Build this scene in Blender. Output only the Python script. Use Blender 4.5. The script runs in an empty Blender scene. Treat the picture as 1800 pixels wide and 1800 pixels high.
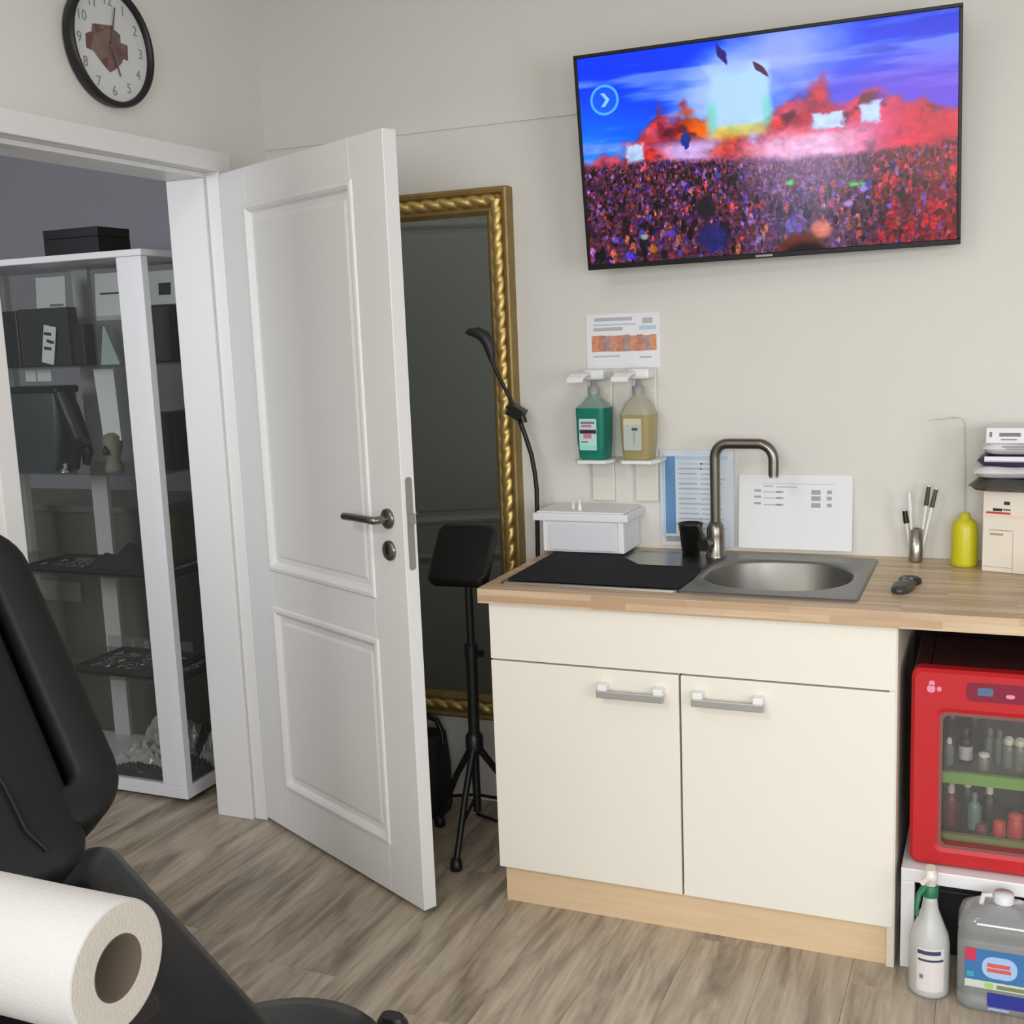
import bpy, math, random
import numpy as np
from mathutils import Vector, Matrix

random.seed(7)
rng = np.random.default_rng(7)
scene = bpy.context.scene
COL = scene.collection
PI = math.pi

# ------------------------------------------------------------------ camera
cam_data = bpy.data.cameras.new('camera')
cam = bpy.data.objects.new('camera', cam_data)
COL.objects.link(cam)
R_ = Vector((0.92017007, 0.38954918, -0.03922345))
U_ = Vector((-0.02469491, 0.1577307, 0.98717333))
F_ = Vector((-0.39073931, 0.90739873, -0.15475895))
M = Matrix((( R_.x, U_.x, -F_.x, 2.18915), (R_.y, U_.y, -F_.y, -3.20376), (R_.z, U_.z, -F_.z, 1.50114), (0, 0, 0, 1)))
cam.matrix_world = M
cam_data.sensor_width = 36.0
cam_data.lens = 36.0 * 2010.65 / 1800.0
cam_data.clip_start = 0.02
scene.camera = cam

# ------------------------------------------------------------------ world, lights, exposure
world = bpy.data.worlds.new('world')
scene.world = world
world.use_nodes = True
world.node_tree.nodes['Background'].inputs[0].default_value = (0.75, 0.85, 1.0, 1)
world.node_tree.nodes['Background'].inputs[1].default_value = 0.6
scene.view_settings.view_transform = 'Standard'
scene.view_settings.look = 'None'
scene.view_settings.gamma = 1.0
scene.view_settings.use_curve_mapping = False
scene.view_settings.exposure = 0.0

def area(name, loc, size, power, color, rot, sy=None, spread=None):
    d = bpy.data.lights.new(name, 'AREA')
    d.energy = power
    d.color = color
    d.shape = 'RECTANGLE'
    d.size = size
    d.size_y = sy or size
    if spread: d.spread = spread
    o = bpy.data.objects.new(name, d)
    o.location = loc
    o.rotation_euler = rot
    COL.objects.link(o)
    return o
# ceiling panel and rear window daylight, plus added fills: second panel, side, next room
area('ceiling_lamp_light', (0.75, -3.3, 2.655), 0.6, 27, (1.0, 0.95, 0.88), (0, 0, 0), 0.6)  # extra panel added to brighten the door and left wall
area('ceiling_lamp_light', (1.05, -1.75, 2.655), 0.6, 3.5, (1.0, 0.93, 0.82), (0, 0, 0), 0.55)
area('rear_window_light', (2.6, -4.90, 1.65), 2.4, 35, (0.99, 0.993, 1.0), (PI/2-0.34, 0, 0), 1.2, math.radians(100))
area('side_fill_light', (4.13, -2.9, 1.5), 1.6, 44, (0.95, 0.97, 1.0), (PI/2, 0, PI/2), 1.2)  # added fill from the right to lift the left wall
area('hall_fill_light', (-1.15, -2.9, 1.8), 0.9, 32, (0.93, 0.95, 1.0), (PI/2, 0, 0), 0.7)  # added fill to brighten the display cabinet in the next room

# ------------------------------------------------------------------ materials
def lin(c):
    return tuple((x/12.92 if x <= 0.04045 else ((x+0.055)/1.055)**2.4) for x in c)
def rgb(r, g, b):
    return lin((r/255.0, g/255.0, b/255.0)) + (1.0,)
def new_mat(name):
    m = bpy.data.materials.new(name)
    m.use_nodes = True
    nt = m.node_tree
    return m, nt, nt.nodes['Principled BSDF']
def mat(name, c, rough=0.5, metal=0.0, bump=0.0, bscale=200.0, vary=0.04, vscale=6.0, trans=0.0, spec=None, coat=0.0, emit=None, estr=1.0):
    m, nt, p = new_mat(name)
    N, L = nt.nodes, nt.links
    tc = N.new('ShaderNodeTexCoord')
    nz = N.new('ShaderNodeTexNoise'); nz.inputs['Scale'].default_value = vscale; nz.inputs['Detail'].default_value = 3
    L.new(tc.outputs['Object'], nz.inputs['Vector'])
    mx = N.new('ShaderNodeMixRGB'); mx.blend_type = 'MIX'
    base = Vector(rgb(*c)[:3])
    mx.inputs[1].default_value = (*(base*(1-vary)), 1); mx.inputs[2].default_value = (*[min(1, x*(1+vary)) for x in base], 1)
    L.new(nz.outputs['Fac'], mx.inputs[0])
    L.new(mx.outputs[0], p.inputs['Base Color'])
    p.inputs['Roughness'].default_value = rough
    p.inputs['Metallic'].default_value = metal
    p.inputs['Transmission Weight'].default_value = trans
    if spec is not None: p.inputs['Specular IOR Level'].default_value = spec
    if coat: p.inputs['Coat Weight'].default_value = coat; p.inputs['Coat Roughness'].default_value = 0.1
    if bump:
        n2 = N.new('ShaderNodeTexNoise'); n2.inputs['Scale'].default_value = bscale; n2.inputs['Detail'].default_value = 4
        L.new(tc.outputs['Object'], n2.inputs['Vector'])
        b = N.new('ShaderNodeBump'); b.inputs['Strength'].default_value = bump; b.inputs['Distance'].default_value = 0.003
        L.new(n2.outputs['Fac'], b.inputs['Height']); L.new(b.outputs[0], p.inputs['Normal'])
    if emit:
        p.inputs['Emission Color'].default_value = rgb(*emit); p.inputs['Emission Strength'].default_value = estr
    return m
def glass_mat(name, tint=(255, 255, 255), refl=0.08, haze=0.0):
    m = bpy.data.materials.new(name); m.use_nodes = True
    nt = m.node_tree; N, L = nt.nodes, nt.links
    N.remove(N['Principled BSDF'])
    out = N['Material Output']
    tr = N.new('ShaderNodeBsdfTransparent'); tr.inputs[0].default_value = rgb(*tint)
    gl = N.new('ShaderNodeBsdfGlossy'); gl.inputs['Roughness'].default_value = 0.02
    fr = N.new('ShaderNodeLayerWeight'); fr.inputs[0].default_value = 0.5
    pw = N.new('ShaderNodeMath'); pw.operation = 'POWER'; pw.inputs[1].default_value = 5.0; L.new(fr.outputs['Facing'], pw.inputs[0])
    mt = N.new('ShaderNodeMath'); mt.operation = 'MULTIPLY_ADD'; mt.inputs[1].default_value = 0.9; mt.inputs[2].default_value = refl*0.5; mt.use_clamp = True
    L.new(pw.outputs[0], mt.inputs[0])
    mx = N.new('ShaderNodeMixShader'); L.new(mt.outputs[0], mx.inputs[0]); L.new(tr.outputs[0], mx.inputs[1]); L.new(gl.outputs[0], mx.inputs[2])
    last = mx
    if haze:
        df = N.new('ShaderNodeBsdfDiffuse'); df.inputs[0].default_value = rgb(225, 228, 228)
        m2 = N.new('ShaderNodeMixShader'); m2.inputs[0].default_value = haze
        L.new(mx.outputs[0], m2.inputs[1]); L.new(df.outputs[0], m2.inputs[2]); last = m2
    L.new(last.outputs[0], out.inputs[0])
    return m

MT = {}
MT['wall'] = mat('wall_paint', (215, 213, 207), 0.85, bump=0.12, bscale=350, vary=0.015)
MT['wall_l'] = mat('wall_paint_left', (221, 219, 214), 0.85, bump=0.12, bscale=350, vary=0.015)
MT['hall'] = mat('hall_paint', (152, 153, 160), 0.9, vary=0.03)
MT['ceil'] = mat('ceiling_paint', (235, 234, 230), 0.9, vary=0.01)
MT['white'] = mat('white_lacquer', (228, 228, 230), 0.35, vary=0.01)
MT['doorw'] = mat('door_lacquer', (220, 220, 220), 0.4, vary=0.01, bump=0.02, bscale=60)
MT['cream'] = mat('cream_laminate', (228, 224, 213), 0.38, vary=0.01)
MT['carc'] = mat('carcass_laminate', (215, 208, 194), 0.5)
MT['plastic'] = mat('white_plastic', (226, 228, 230), 0.4, vary=0.01)
MT['grayp'] = mat('grey_plastic', (150, 152, 152), 0.4)
MT['black'] = mat('black_plastic', (17, 17, 19), 0.42)
MT['blackm'] = mat('black_metal', (14, 14, 15), 0.5, metal=0.0)
MT['leather'] = mat('black_leather', (13, 15, 15), 0.58, spec=0.3, bump=0.10, bscale=260, vary=0.1)
MT['leather2'] = mat('black_leather_glossy', (9, 10, 11), 0.33, bump=0.12, bscale=180, vary=0.1)
MT['steel'] = mat('brushed_steel', (172, 170, 165), 0.28, metal=1.0, bump=0.03, bscale=80, vary=0.05)
MT['steeld'] = mat('satin_nickel', (128, 124, 117), 0.3, metal=1.0)
MT['gold'] = mat('antique_gold', (206, 178, 112), 0.42, metal=0.85, bump=0.3, bscale=90, vary=0.35, vscale=25)
MT['goldd'] = mat('antique_gold_dark', (150, 126, 78), 0.5, metal=0.6, bump=0.3, bscale=90, vary=0.3, vscale=20)
MT['mirror'] = mat('mirror_silver', (176, 184, 180), 0.015, metal=1.0, vary=0.0)
MT['mat'] = mat('rubber_mat', (31, 32, 36), 0.85, spec=0.2, bump=0.2, bscale=300)
MT['red'] = mat('red_plastic', (184, 24, 32), 0.5, vary=0.05)
MT['paper'] = mat('paper', (228, 229, 232), 0.7, vary=0.01)
MT['tissue'] = mat('tissue_paper', (182, 181, 180), 0.9, bump=0.35, bscale=420, vary=0.01)
MT['tissue_end'] = mat('tissue_end', (184, 178, 167), 0.95, bump=0.6, bscale=500, vary=0.03, vscale=60)
MT['card'] = mat('cardboard_core', (84, 73, 60), 0.9)
MT['glass'] = glass_mat('cabinet_glass', (243, 244, 242), 0.08, 0.02)
MT['clear'] = glass_mat('clear_plastic', (236, 238, 236), 0.10, 0.10)
MT['clearc'] = glass_mat('clear_canister', (232, 234, 236), 0.16, 0.24)
MT['dkfelt'] = mat('dark_felt', (18, 18, 21), 0.9, bump=0.4, bscale=150)
MT['inside'] = mat('dark_interior', (60, 52, 54), 0.7)
MT['green'] = mat('green_shelf', (120, 165, 70), 0.4)
MT['ink'] = mat('grey_ink', (120, 122, 126), 0.7)
MT['inkd'] = mat('dark_ink', (40, 42, 46), 0.7)
MT['blue'] = mat('blue_print', (92, 140, 186), 0.6)
MT['lblue'] = mat('light_blue_print', (176, 200, 222), 0.6)

def wood_mat(name, c1, c2, c3, stave, length, rough=0.4):
    m, nt, p = new_mat(name); N, L = nt.nodes, nt.links
    tc = N.new('ShaderNodeTexCoord')
    mp = N.new('ShaderNodeMapping'); mp.inputs['Scale'].default_value = (1, 1, 1)
    L.new(tc.outputs['Object'], mp.inputs['Vector'])
    br = N.new('ShaderNodeTexBrick'); br.offset = 0.37; br.inputs['Scale'].default_value = 1.0
    br.inputs['Brick Width'].default_value = length; br.inputs['Row Height'].default_value = stave
    br.inputs['Mortar Size'].default_value = 0.0; br.inputs['Bias'].default_value = 0.0
    br.inputs['Color1'].default_value = rgb(*c1); br.inputs['Color2'].default_value = rgb(*c2); br.inputs['Mortar'].default_value = rgb(*c2)
    # staves run along x; y and z both step the rows
    sep = N.new('ShaderNodeSeparateXYZ'); L.new(mp.outputs[0], sep.inputs[0])
    ad = N.new('ShaderNodeMath'); ad.operation = 'ADD'; L.new(sep.outputs[1], ad.inputs[0]); L.new(sep.outputs[2], ad.inputs[1])
    cb = N.new('ShaderNodeCombineXYZ'); L.new(sep.outputs[0], cb.inputs[0]); L.new(ad.outputs[0], cb.inputs[1])
    L.new(cb.outputs[0], br.inputs['Vector'])
    mp2 = N.new('ShaderNodeMapping'); mp2.inputs['Scale'].default_value = (3, 60, 60); L.new(tc.outputs['Object'], mp2.inputs['Vector'])
    nz = N.new('ShaderNodeTexNoise'); nz.inputs['Scale'].default_value = 1.5; nz.inputs['Detail'].default_value = 5; L.new(mp2.outputs[0], nz.inputs['Vector'])
    rp = N.new('ShaderNodeValToRGB'); rp.color_ramp.elements[0].position = 0.35; rp.color_ramp.elements[1].position = 0.75
    rp.color_ramp.elements[0].color = (0, 0, 0, 1); rp.color_ramp.elements[1].color = (0.55, 0.55, 0.55, 1)
    L.new(nz.outputs['Fac'], rp.inputs[0])
    mx = N.new('ShaderNodeMixRGB'); L.new(rp.outputs[0], mx.inputs[0]); L.new(br.outputs['Color'], mx.inputs[1]); mx.inputs[2].default_value = rgb(*c3)
    L.new(mx.outputs[0], p.inputs['Base Color']); p.inputs['Roughness'].default_value = rough
    return m
MT['worktop'] = wood_mat('worktop_staves', (212, 190, 160), (176, 148, 118), (166, 134, 106), 0.016, 0.24)
MT['plinth'] = wood_mat('plinth_maple', (216, 190, 156), (212, 186, 152), (200, 172, 136), 0.5, 3.0, 0.5)

def plank_mat():
    m, nt, p = new_mat('grey_oak_vinyl'); N, L = nt.nodes, nt.links
    tc = N.new('ShaderNodeTexCoord'); oi = N.new('ShaderNodeObjectInfo')
    mul = N.new('ShaderNodeMath'); mul.operation = 'MULTIPLY'; mul.inputs[1].default_value = 37.0; L.new(oi.outputs['Random'], mul.inputs[0])
    cb = N.new('ShaderNodeCombineXYZ'); L.new(mul.outputs[0], cb.inputs[0]); L.new(mul.outputs[0], cb.inputs[1])
    va = N.new('ShaderNodeVectorMath'); va.operation = 'ADD'; L.new(tc.outputs['Object'], va.inputs[0]); L.new(cb.outputs[0], va.inputs[1])
    mp = N.new('ShaderNodeMapping'); mp.inputs['Scale'].default_value = (16, 2.2, 1); L.new(va.outputs[0], mp.inputs['Vector'])
    n1 = N.new('ShaderNodeTexNoise'); n1.inputs['Scale'].default_value = 1.0; n1.inputs['Detail'].default_value = 6; n1.inputs['Roughness'].default_value = 0.62; n1.inputs['Distortion'].default_value = 0.6
    L.new(mp.outputs[0], n1.inputs['Vector'])
    rp = N.new('ShaderNodeValToRGB'); e = rp.color_ramp.elements
    e[0].position = 0.28; e[0].color = rgb(98, 87, 75); e[1].position = 0.72; e[1].color = rgb(188, 176, 158)
    k = e.new(0.5); k.color = rgb(160, 147, 130)
    L.new(n1.outputs['Fac'], rp.inputs[0])
    mp2 = N.new('ShaderNodeMapping'); mp2.inputs['Scale'].default_value = (90, 5, 1); L.new(va.outputs[0], mp2.inputs['Vector'])
    n2 = N.new('ShaderNodeTexNoise'); n2.inputs['Scale'].default_value = 1.0; n2.inputs['Detail'].default_value = 3; L.new(mp2.outputs[0], n2.inputs['Vector'])
    mx = N.new('ShaderNodeMixRGB'); mx.blend_type = 'OVERLAY'; mx.inputs[0].default_value = 0.35
    L.new(rp.outputs[0], mx.inputs[1]); L.new(n2.outputs['Fac'], mx.inputs[2])
    hs = N.new('ShaderNodeHueSaturation'); L.new(mx.outputs[0], hs.inputs['Color'])
    mr = N.new('ShaderNodeMapRange'); mr.inputs['To Min'].default_value = 0.96; mr.inputs['To Max'].default_value = 1.04; L.new(oi.outputs['Random'], mr.inputs[0]); L.new(mr.outputs[0], hs.inputs['Value'])
    L.new(hs.outputs[0], p.inputs['Base Color'])
    p.inputs['Roughness'].default_value = 0.42
    b = N.new('ShaderNodeBump'); b.inputs['Strength'].default_value = 0.15; b.inputs['Distance'].default_value = 0.002
    L.new(n2.outputs['Fac'], b.inputs['Height']); L.new(b.outputs[0], p.inputs['Normal'])
    return m
MT['plank'] = plank_mat()

# ------------------------------------------------------------------ mesh helpers
def rotm(ax, ang):
    return Matrix.Rotation(ang, 4, ax)
def frame(o, X, Y, Z):
    X, Y, Z = Vector(X), Vector(Y), Vector(Z)
    return Matrix(((X.x, Y.x, Z.x, o[0]), (X.y, Y.y, Z.y, o[1]), (X.z, Y.z, Z.z, o[2]), (0, 0, 0, 1)))
def backwall(o):   # local x right, y up, z out of the back wall
    return frame(o, (1, 0, 0), (0, 0, 1), (0, -1, 0))
def leftwall(o):
    return frame(o, (0, 1, 0), (0, 0, 1), (1, 0, 0))
def rrect(x0, x1, y0, y1, r, n=6):
    pts = []
    r = min(r, (x1-x0)/2-1e-5, (y1-y0)/2-1e-5)
    for cx, cy, a0 in ((x1-r, y1-r, 0), (x0+r, y1-r, PI/2), (x0+r, y0+r, PI), (x1-r, y0+r, 1.5*PI)):
        for i in range(n+1):
            a = a0 + PI/2*i/n
            pts.append((cx+r*math.cos(a), cy+r*math.sin(a)))
    return pts
class B:
    def __init__(s, T=None):
        s.v, s.f, s.m, s.sm = [], [], [], []
        s.T = T or Matrix.Identity(4)
    def add(s, vs, fs, mi=0, smooth=False, T=None):
        M_ = s.T @ T if T is not None else s.T
        k = len(s.v)
        s.v += [tuple(M_ @ Vector(v)) for v in vs]
        for f in fs:
            s.f.append(tuple(i+k for i in f)); s.m.append(mi); s.sm.append(smooth)
        return s
    def box(s, x0, x1, y0, y1, z0, z1, mi=0, T=None):
        vs = [(x, y, z) for x in (x0, x1) for y in (y0, y1) for z in (z0, z1)]
        fs = [(0, 1, 3, 2), (4, 6, 7, 5), (0, 4, 5, 1), (2, 3, 7, 6), (0, 2, 6, 4), (1, 5, 7, 3)]
        return s.add(vs, fs, mi, False, T)
    def cbox(s, c, d, mi=0, T=None):
        return s.box(c[0]-d[0]/2, c[0]+d[0]/2, c[1]-d[1]/2, c[1]+d[1]/2, c[2]-d[2]/2, c[2]+d[2]/2, mi, T)
    def loft(s, rings, mi=0, smooth=True, cap0=True, cap1=True, T=None, closed=True):
        n = len(rings[0]); vs = [p for r in rings for p in r]; fs = []
        for i in range(len(rings)-1):
            for j in range(n if closed else n-1):
                a, b = i*n+j, i*n+(j+1) % n
                fs.append((a, b, b+n, a+n))
        s.add(vs, fs, mi, smooth, T)
        if cap0: s.add(rings[0], [tuple(reversed(range(n)))], mi, False, T)
        if cap1: s.add(rings[-1], [tuple(range(n))], mi, False, T)
        return s
    def prism(s, poly, z0, z1, mi=0, T=None, smooth=False):
        return s.loft([[(x, y, z0) for x, y in poly], [(x, y, z1) for x, y in poly]], mi, smooth, True, True, T)
    def lathe(s, prof, c=(0, 0, 0), n=24, mi=0, T=None, sx=1.0, sy=1.0, smooth=True, power=2.0, caps=True):
        rings = []
        for r, z in prof:
            ring = []
            for j in range(n):
                a = 2*PI*j/n; ca, sa = math.cos(a), math.sin(a)
                if power != 2.0:
                    k = (abs(ca)**power+abs(sa)**power)**(-1/power)
                else: k = 1
                ring.append((c[0]+r*sx*ca*k, c[1]+r*sy*sa*k, c[2]+z))
            rings.append(ring)
        return s.loft(rings, mi, smooth, caps, caps, T)
    def tube(s, pts, r, n=10, mi=0, caps=True, T=None):
        pts = [Vector(p) for p in pts]
        rs = r if isinstance(r, (list, tuple)) else [r]*len(pts)
        rings = []; up = None
        for i, p in enumerate(pts):
            d = (pts[min(i+1, len(pts)-1)]-pts[max(i-1, 0)]).normalized()
            if up is None:
                up = d.orthogonal().normalized()
            up = (up - d*up.dot(d)).normalized(); w = d.cross(up)
            rings.append([tuple(p+rs[i]*(math.cos(2*PI*j/n)*up+math.sin(2*PI*j/n)*w)) for j in range(n)])
        return s.loft(rings, mi, True, caps, caps, T)
    def text(s, body, size, T, mi=0, depth=0.0004):
        cu = bpy.data.curves.new('t', 'FONT'); cu.body = body; cu.size = size; cu.align_x = 'CENTER'; cu.align_y = 'CENTER'; cu.extrude = depth
        o = bpy.data.objects.new('t', cu); COL.objects.link(o)
        bpy.context.view_layer.update()
        me = o.evaluated_get(bpy.context.evaluated_depsgraph_get()).to_mesh()
        s.add([tuple(v.co) for v in me.vertices], [tuple(p.vertices) for p in me.polygons], mi, False, T)
        bpy.data.objects.remove(o); bpy.data.curves.remove(cu)
        return s
    def build(s, name, mats, parent=None, bevel=0, seg=2, label=None, cat=None, group=None, kind=None, subsurf=0):
        if not isinstance(mats, (list, tuple)): mats = [mats]
        me = bpy.data.meshes.new(name)
        arr = np.array(s.v)
        if parent is None:
            org = np.array([(arr[:, 0].min()+arr[:, 0].max())/2, (arr[:, 1].min()+arr[:, 1].max())/2, arr[:, 2].min()])
        else:
            org = np.array(WL[parent.name])
        arr = arr-org
        me.from_pydata([tuple(x) for x in arr], [], s.f)
        for q in mats: me.materials.append(MT[q] if isinstance(q, str) else q)
        me.polygons.foreach_set('material_index', s.m)
        me.polygons.foreach_set('use_smooth', s.sm)
        me.update()
        o = bpy.data.objects.new(name, me); COL.objects.link(o)
        if parent is None: o.location = org
        else: o.parent = parent
        WL[o.name] = tuple(org)
        if bevel:
            b = o.modifiers.new('bevel', 'BEVEL'); b.width = bevel; b.segments = seg; b.limit_method = 'ANGLE'; b.angle_limit = math.radians(50); b.harden_normals = False
        if subsurf:
            q = o.modifiers.new('sub', 'SUBSURF'); q.levels = q.render_levels = subsurf
        tag(o, label, cat, group, kind)
        return o
WL = {}
def tag(o, label=None, cat=None, group=None, kind=None):
    if label: o['label'] = label
    if cat: o['category'] = cat
    if group: o['group'] = group
    if kind: o['kind'] = kind
    return o
def thing(name, loc, label=None, cat=None, group=None, kind=None):
    o = bpy.data.objects.new(name, None); o.location = loc; o.empty_display_size = 0.05
    COL.objects.link(o); WL[o.name] = tuple(loc)
    return tag(o, label, cat, group, kind)
def copy_tree(o, loc=None, label=None, parent=None, mats=None):
    c = o.copy(); COL.objects.link(c)
    if parent is not None: c.parent = parent
    if loc is not None: c.location = loc
    if label: c['label'] = label
    WL[c.name] = tuple(loc) if loc is not None else WL[o.name]
    for ch in list(o.children):
        copy_tree(ch, None, None, c)
    return c
def bars(b, T, rows, mi=0, d=0.0006):
    for x0, x1, y0, y1 in rows:
        b.box(x0, x1, y0, y1, 0, d, mi, T)

# ================================================================== SETTING
# floor: slab with planks running along y
fl = B().box(-3.6, 4.2, -5.0, 0.7, -0.06, -0.004).build('floor', 'plank', kind='structure')
WL['floor'] = WL['floor']
PW, PL = 0.19, 1.28
pb = B()
pm = None
k = 0
x = -1.33
i = 0
while x < 4.0:
    off = (i*0.47) % 1.0*PL
    y = 0.6 + off - PL
    first = True
    while y > -4.0:
        y1 = min(y+PL, 0.6) if first else y+PL
        if y1-y > 0.05:
            key = round(y1-y, 3)
            if pm is None: pm = {}
            if key not in pm:
                q = B(Matrix.Translation((0, 0, 0)))
                lx, ly = PW/2-0.0002, (y1-y)/2-0.0002
                q.loft([[(-lx, -ly, -0.004), (lx, -ly, -0.004), (lx, ly, -0.004), (-lx, ly, -0.004)],
                        [(-lx, -ly, -0.0008), (lx, -ly, -0.0008), (lx, ly, -0.0008), (-lx, ly, -0.0008)],
                        [(-lx+.0003, -ly+.0003, 0), (lx-.0003, -ly+.0003, 0), (lx-.0003, ly-.0003, 0), (-lx+.0003, ly-.0003, 0)]], 0, False, False, True)
                me = bpy.data.meshes.new('plank'); me.from_pydata(q.v, [], q.f); me.materials.append(MT['plank']); pm[key] = me
            o = bpy.data.objects.new('plank', pm[key]); COL.objects.link(o)
            o.parent = fl; fo = fl.location
            o.location = (x+PW/2-fo[0], (y+y1)/2-fo[1], -fo[2])
        first = False
        y -= PL
    x += PW; i += 1

RH = 2.72
B().box(-0.0, 4.2, 0.0, 0.12, -0.06, RH).build('wall_back', 'wall', kind='structure')
wl = B()
wl.box(-0.095, 0.0, -0.30, 0.60, -0.06, RH)
wl.box(-0.095, 0.0, -5.0, -1.262, -0.06, RH)
wl.box(-0.095, 0.0, -1.262, -0.30, 2.052, RH)
wl.build('wall_left', 'wall_l', kind='structure')
wr = B()
wr.box(4.2, 4.3, -5.0, -3.8, -0.06, RH); wr.box(4.2, 4.3, -2.0, 0.12, -0.06, RH)
wr.box(4.2, 4.3, -3.8, -2.0, -0.06, 0.85); wr.box(4.2, 4.3, -3.8, -2.0, 2.15, RH)
wr.build('wall_right', 'wall', kind='structure')
wn = thing('side_fill_window', (4.23, -2.9, 0.85), kind='structure')  # made-up window set around the added side fill
b = B()
for a in ((-3.8, -3.74), (-2.93, -2.87), (-2.06, -2.0)): b.box(4.2, 4.26, a[0], a[1], 0.85, 2.15)
b.box(4.2, 4.26, -3.8, -2.0, 0.85, 0.91); b.box(4.2, 4.26, -3.8, -2.0, 2.09, 2.15)
b.build('window_frame', 'white', wn, 0.004)
B().box(4.234, 4.24, -3.74, -2.06, 0.91, 2.09).build('pane', 'glass', wn)
wf = B()
wf.box(0.0, 1.3, -5.1, -5.0, -0.06, RH); wf.box(3.9, 4.3, -5.1, -5.0, -0.06, RH)
wf.box(1.3, 3.9, -5.1, -5.0, -0.06, 0.85); wf.box(1.3, 3.9, -5.1, -5.0, 2.35, RH)
wf.build('wall_front', 'wall', kind='structure')
B().box(-3.6, 4.3, -5.1, 0.72, RH, RH+0.08).build('ceiling', 'ceil', kind='structure')
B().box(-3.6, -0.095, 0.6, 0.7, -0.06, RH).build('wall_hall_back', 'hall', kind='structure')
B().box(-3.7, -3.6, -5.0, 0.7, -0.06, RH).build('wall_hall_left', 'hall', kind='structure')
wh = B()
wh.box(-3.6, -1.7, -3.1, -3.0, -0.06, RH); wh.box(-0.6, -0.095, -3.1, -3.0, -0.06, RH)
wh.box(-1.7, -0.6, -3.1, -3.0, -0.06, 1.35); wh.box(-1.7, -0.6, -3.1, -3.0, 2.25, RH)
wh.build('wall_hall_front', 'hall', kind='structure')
wn = thing('hall_fill_window', (-1.15, -3.03, 1.35), kind='structure')  # made-up window set around the added hall fill
b = B()
for a in ((-1.7, -1.64), (-0.66, -0.6)): b.box(a[0], a[1], -3.06, -3.0, 1.35, 2.25)
b.box(-1.7, -0.6, -3.06, -3.0, 1.35, 1.41); b.box(-1.7, -0.6, -3.06, -3.0, 2.19, 2.25)
b.build('window_frame', 'white', wn, 0.004)
B().box(-1.64, -0.66, -3.04, -3.034, 1.41, 2.19).build('pane', 'glass', wn)
wn = thing('window_1', (2.6, -5.03, 0.85), kind='structure')
b = B()
for a in ((1.3, 1.36), (2.57, 2.63), (3.84, 3.9)): b.box(a[0], a[1], -5.06, -5.0, 0.85, 2.35)
b.box(1.3, 3.9, -5.06, -5.0, 0.85, 0.91); b.box(1.3, 3.9, -5.06, -5.0, 2.29, 2.35)
b.build('window_frame', 'white', wn, 0.004)
B().box(1.36, 3.84, -5.04, -5.034, 0.91, 2.29).build('pane', 'glass', wn)
# fine joint line on the back wall
B().box(0.0, 1.20, -0.006, 0.0, 2.107, 2.113).build('trim_1', 'wall', kind='structure')

# ---- door
th = 0.461
H = Vector((0.077, -0.361, 0))
D_ = Vector((math.cos(th), -math.sin(th), 0)); Nn = Vector((math.sin(th), math.cos(th), 0))
door = thing('door_1', (0.0, -0.361, 0), kind='structure')
b = B()
# far jamb, near jamb, head; each with a stop rebate
b.box(-0.105, 0.077, -0.361, -0.299, 0.0, 2.055)
b.box(-0.105, 0.077, -1.264, -1.206, 0.0, 2.055)
b.box(-0.105, 0.077, -1.206, -0.361, 1.998, 2.055)
b.box(-0.105, 0.030, -1.206, -0.361, 1.984, 1.998)
b.box(-0.105, 0.030, -1.206, -1.190, 0.0, 1.984)
b.box(-0.105, 0.030, -0.373, -0.361, 0.0, 1.984)
b.build('door_frame', 'doorw', door, 0.003)
# leaf: local x along leaf, y up, z toward the camera side
TL = frame(H, D_, (0, 0, 1), -Nn)   # z = face normal toward the room
W, T_ = 0.843, 0.040
panels = [(0.148, 0.690, 0.842, 1.880), (0.152, 0.697, 0.160, 0.712)]
b = B(TL)
def bx(x0, x1, y0, y1, z0=-T_, z1=0.0): b.box(x0, x1, y0, y1, z0, z1)
s0, s1 = 0.150, 0.692
bx(0.0, s0, 0.012, 1.990); bx(s1, W, 0.012, 1.990)
bx(s0, s1, 1.880, 1.990); bx(s0, s1, 0.712, 0.842); bx(s0, s1, 0.012, 0.160)
for (x0, x1, y0, y1) in ((s0, s1, 0.842, 1.880), (s0, s1, 0.160, 0.712)):
    for sgn in (1, -1):
        zf = 0.0 if sgn == 1 else -T_
        prof = [(-0.012, 0.0005), (-0.007, 0.0055), (0.002, 0.0065), (0.010, 0.001), (0.016, -0.008), (0.032, -0.009), (0.040, -0.0045)]
        rings = [[(x0+i_, y0+i_, zf+sgn*h), (x1-i_, y0+i_, zf+sgn*h), (x1-i_, y1-i_, zf+sgn*h), (x0+i_, y1-i_, zf+sgn*h)] for i_, h in prof]
        b.loft(rings, 0, False, False, True)
leaf = b.build('door_leaf', 'doorw', door, 0.0015, 1)
def steel_rosette(b, x, y, z0, sg):
    b.lathe([(0.026, 0), (0.026, 0.006), (0.023, 0.009), (0.0, 0.009)], T=Matrix.Translation((x, y, z0)) @ (Matrix.Identity(4) if sg > 0 else rotm('X', PI)), n=28)
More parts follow.
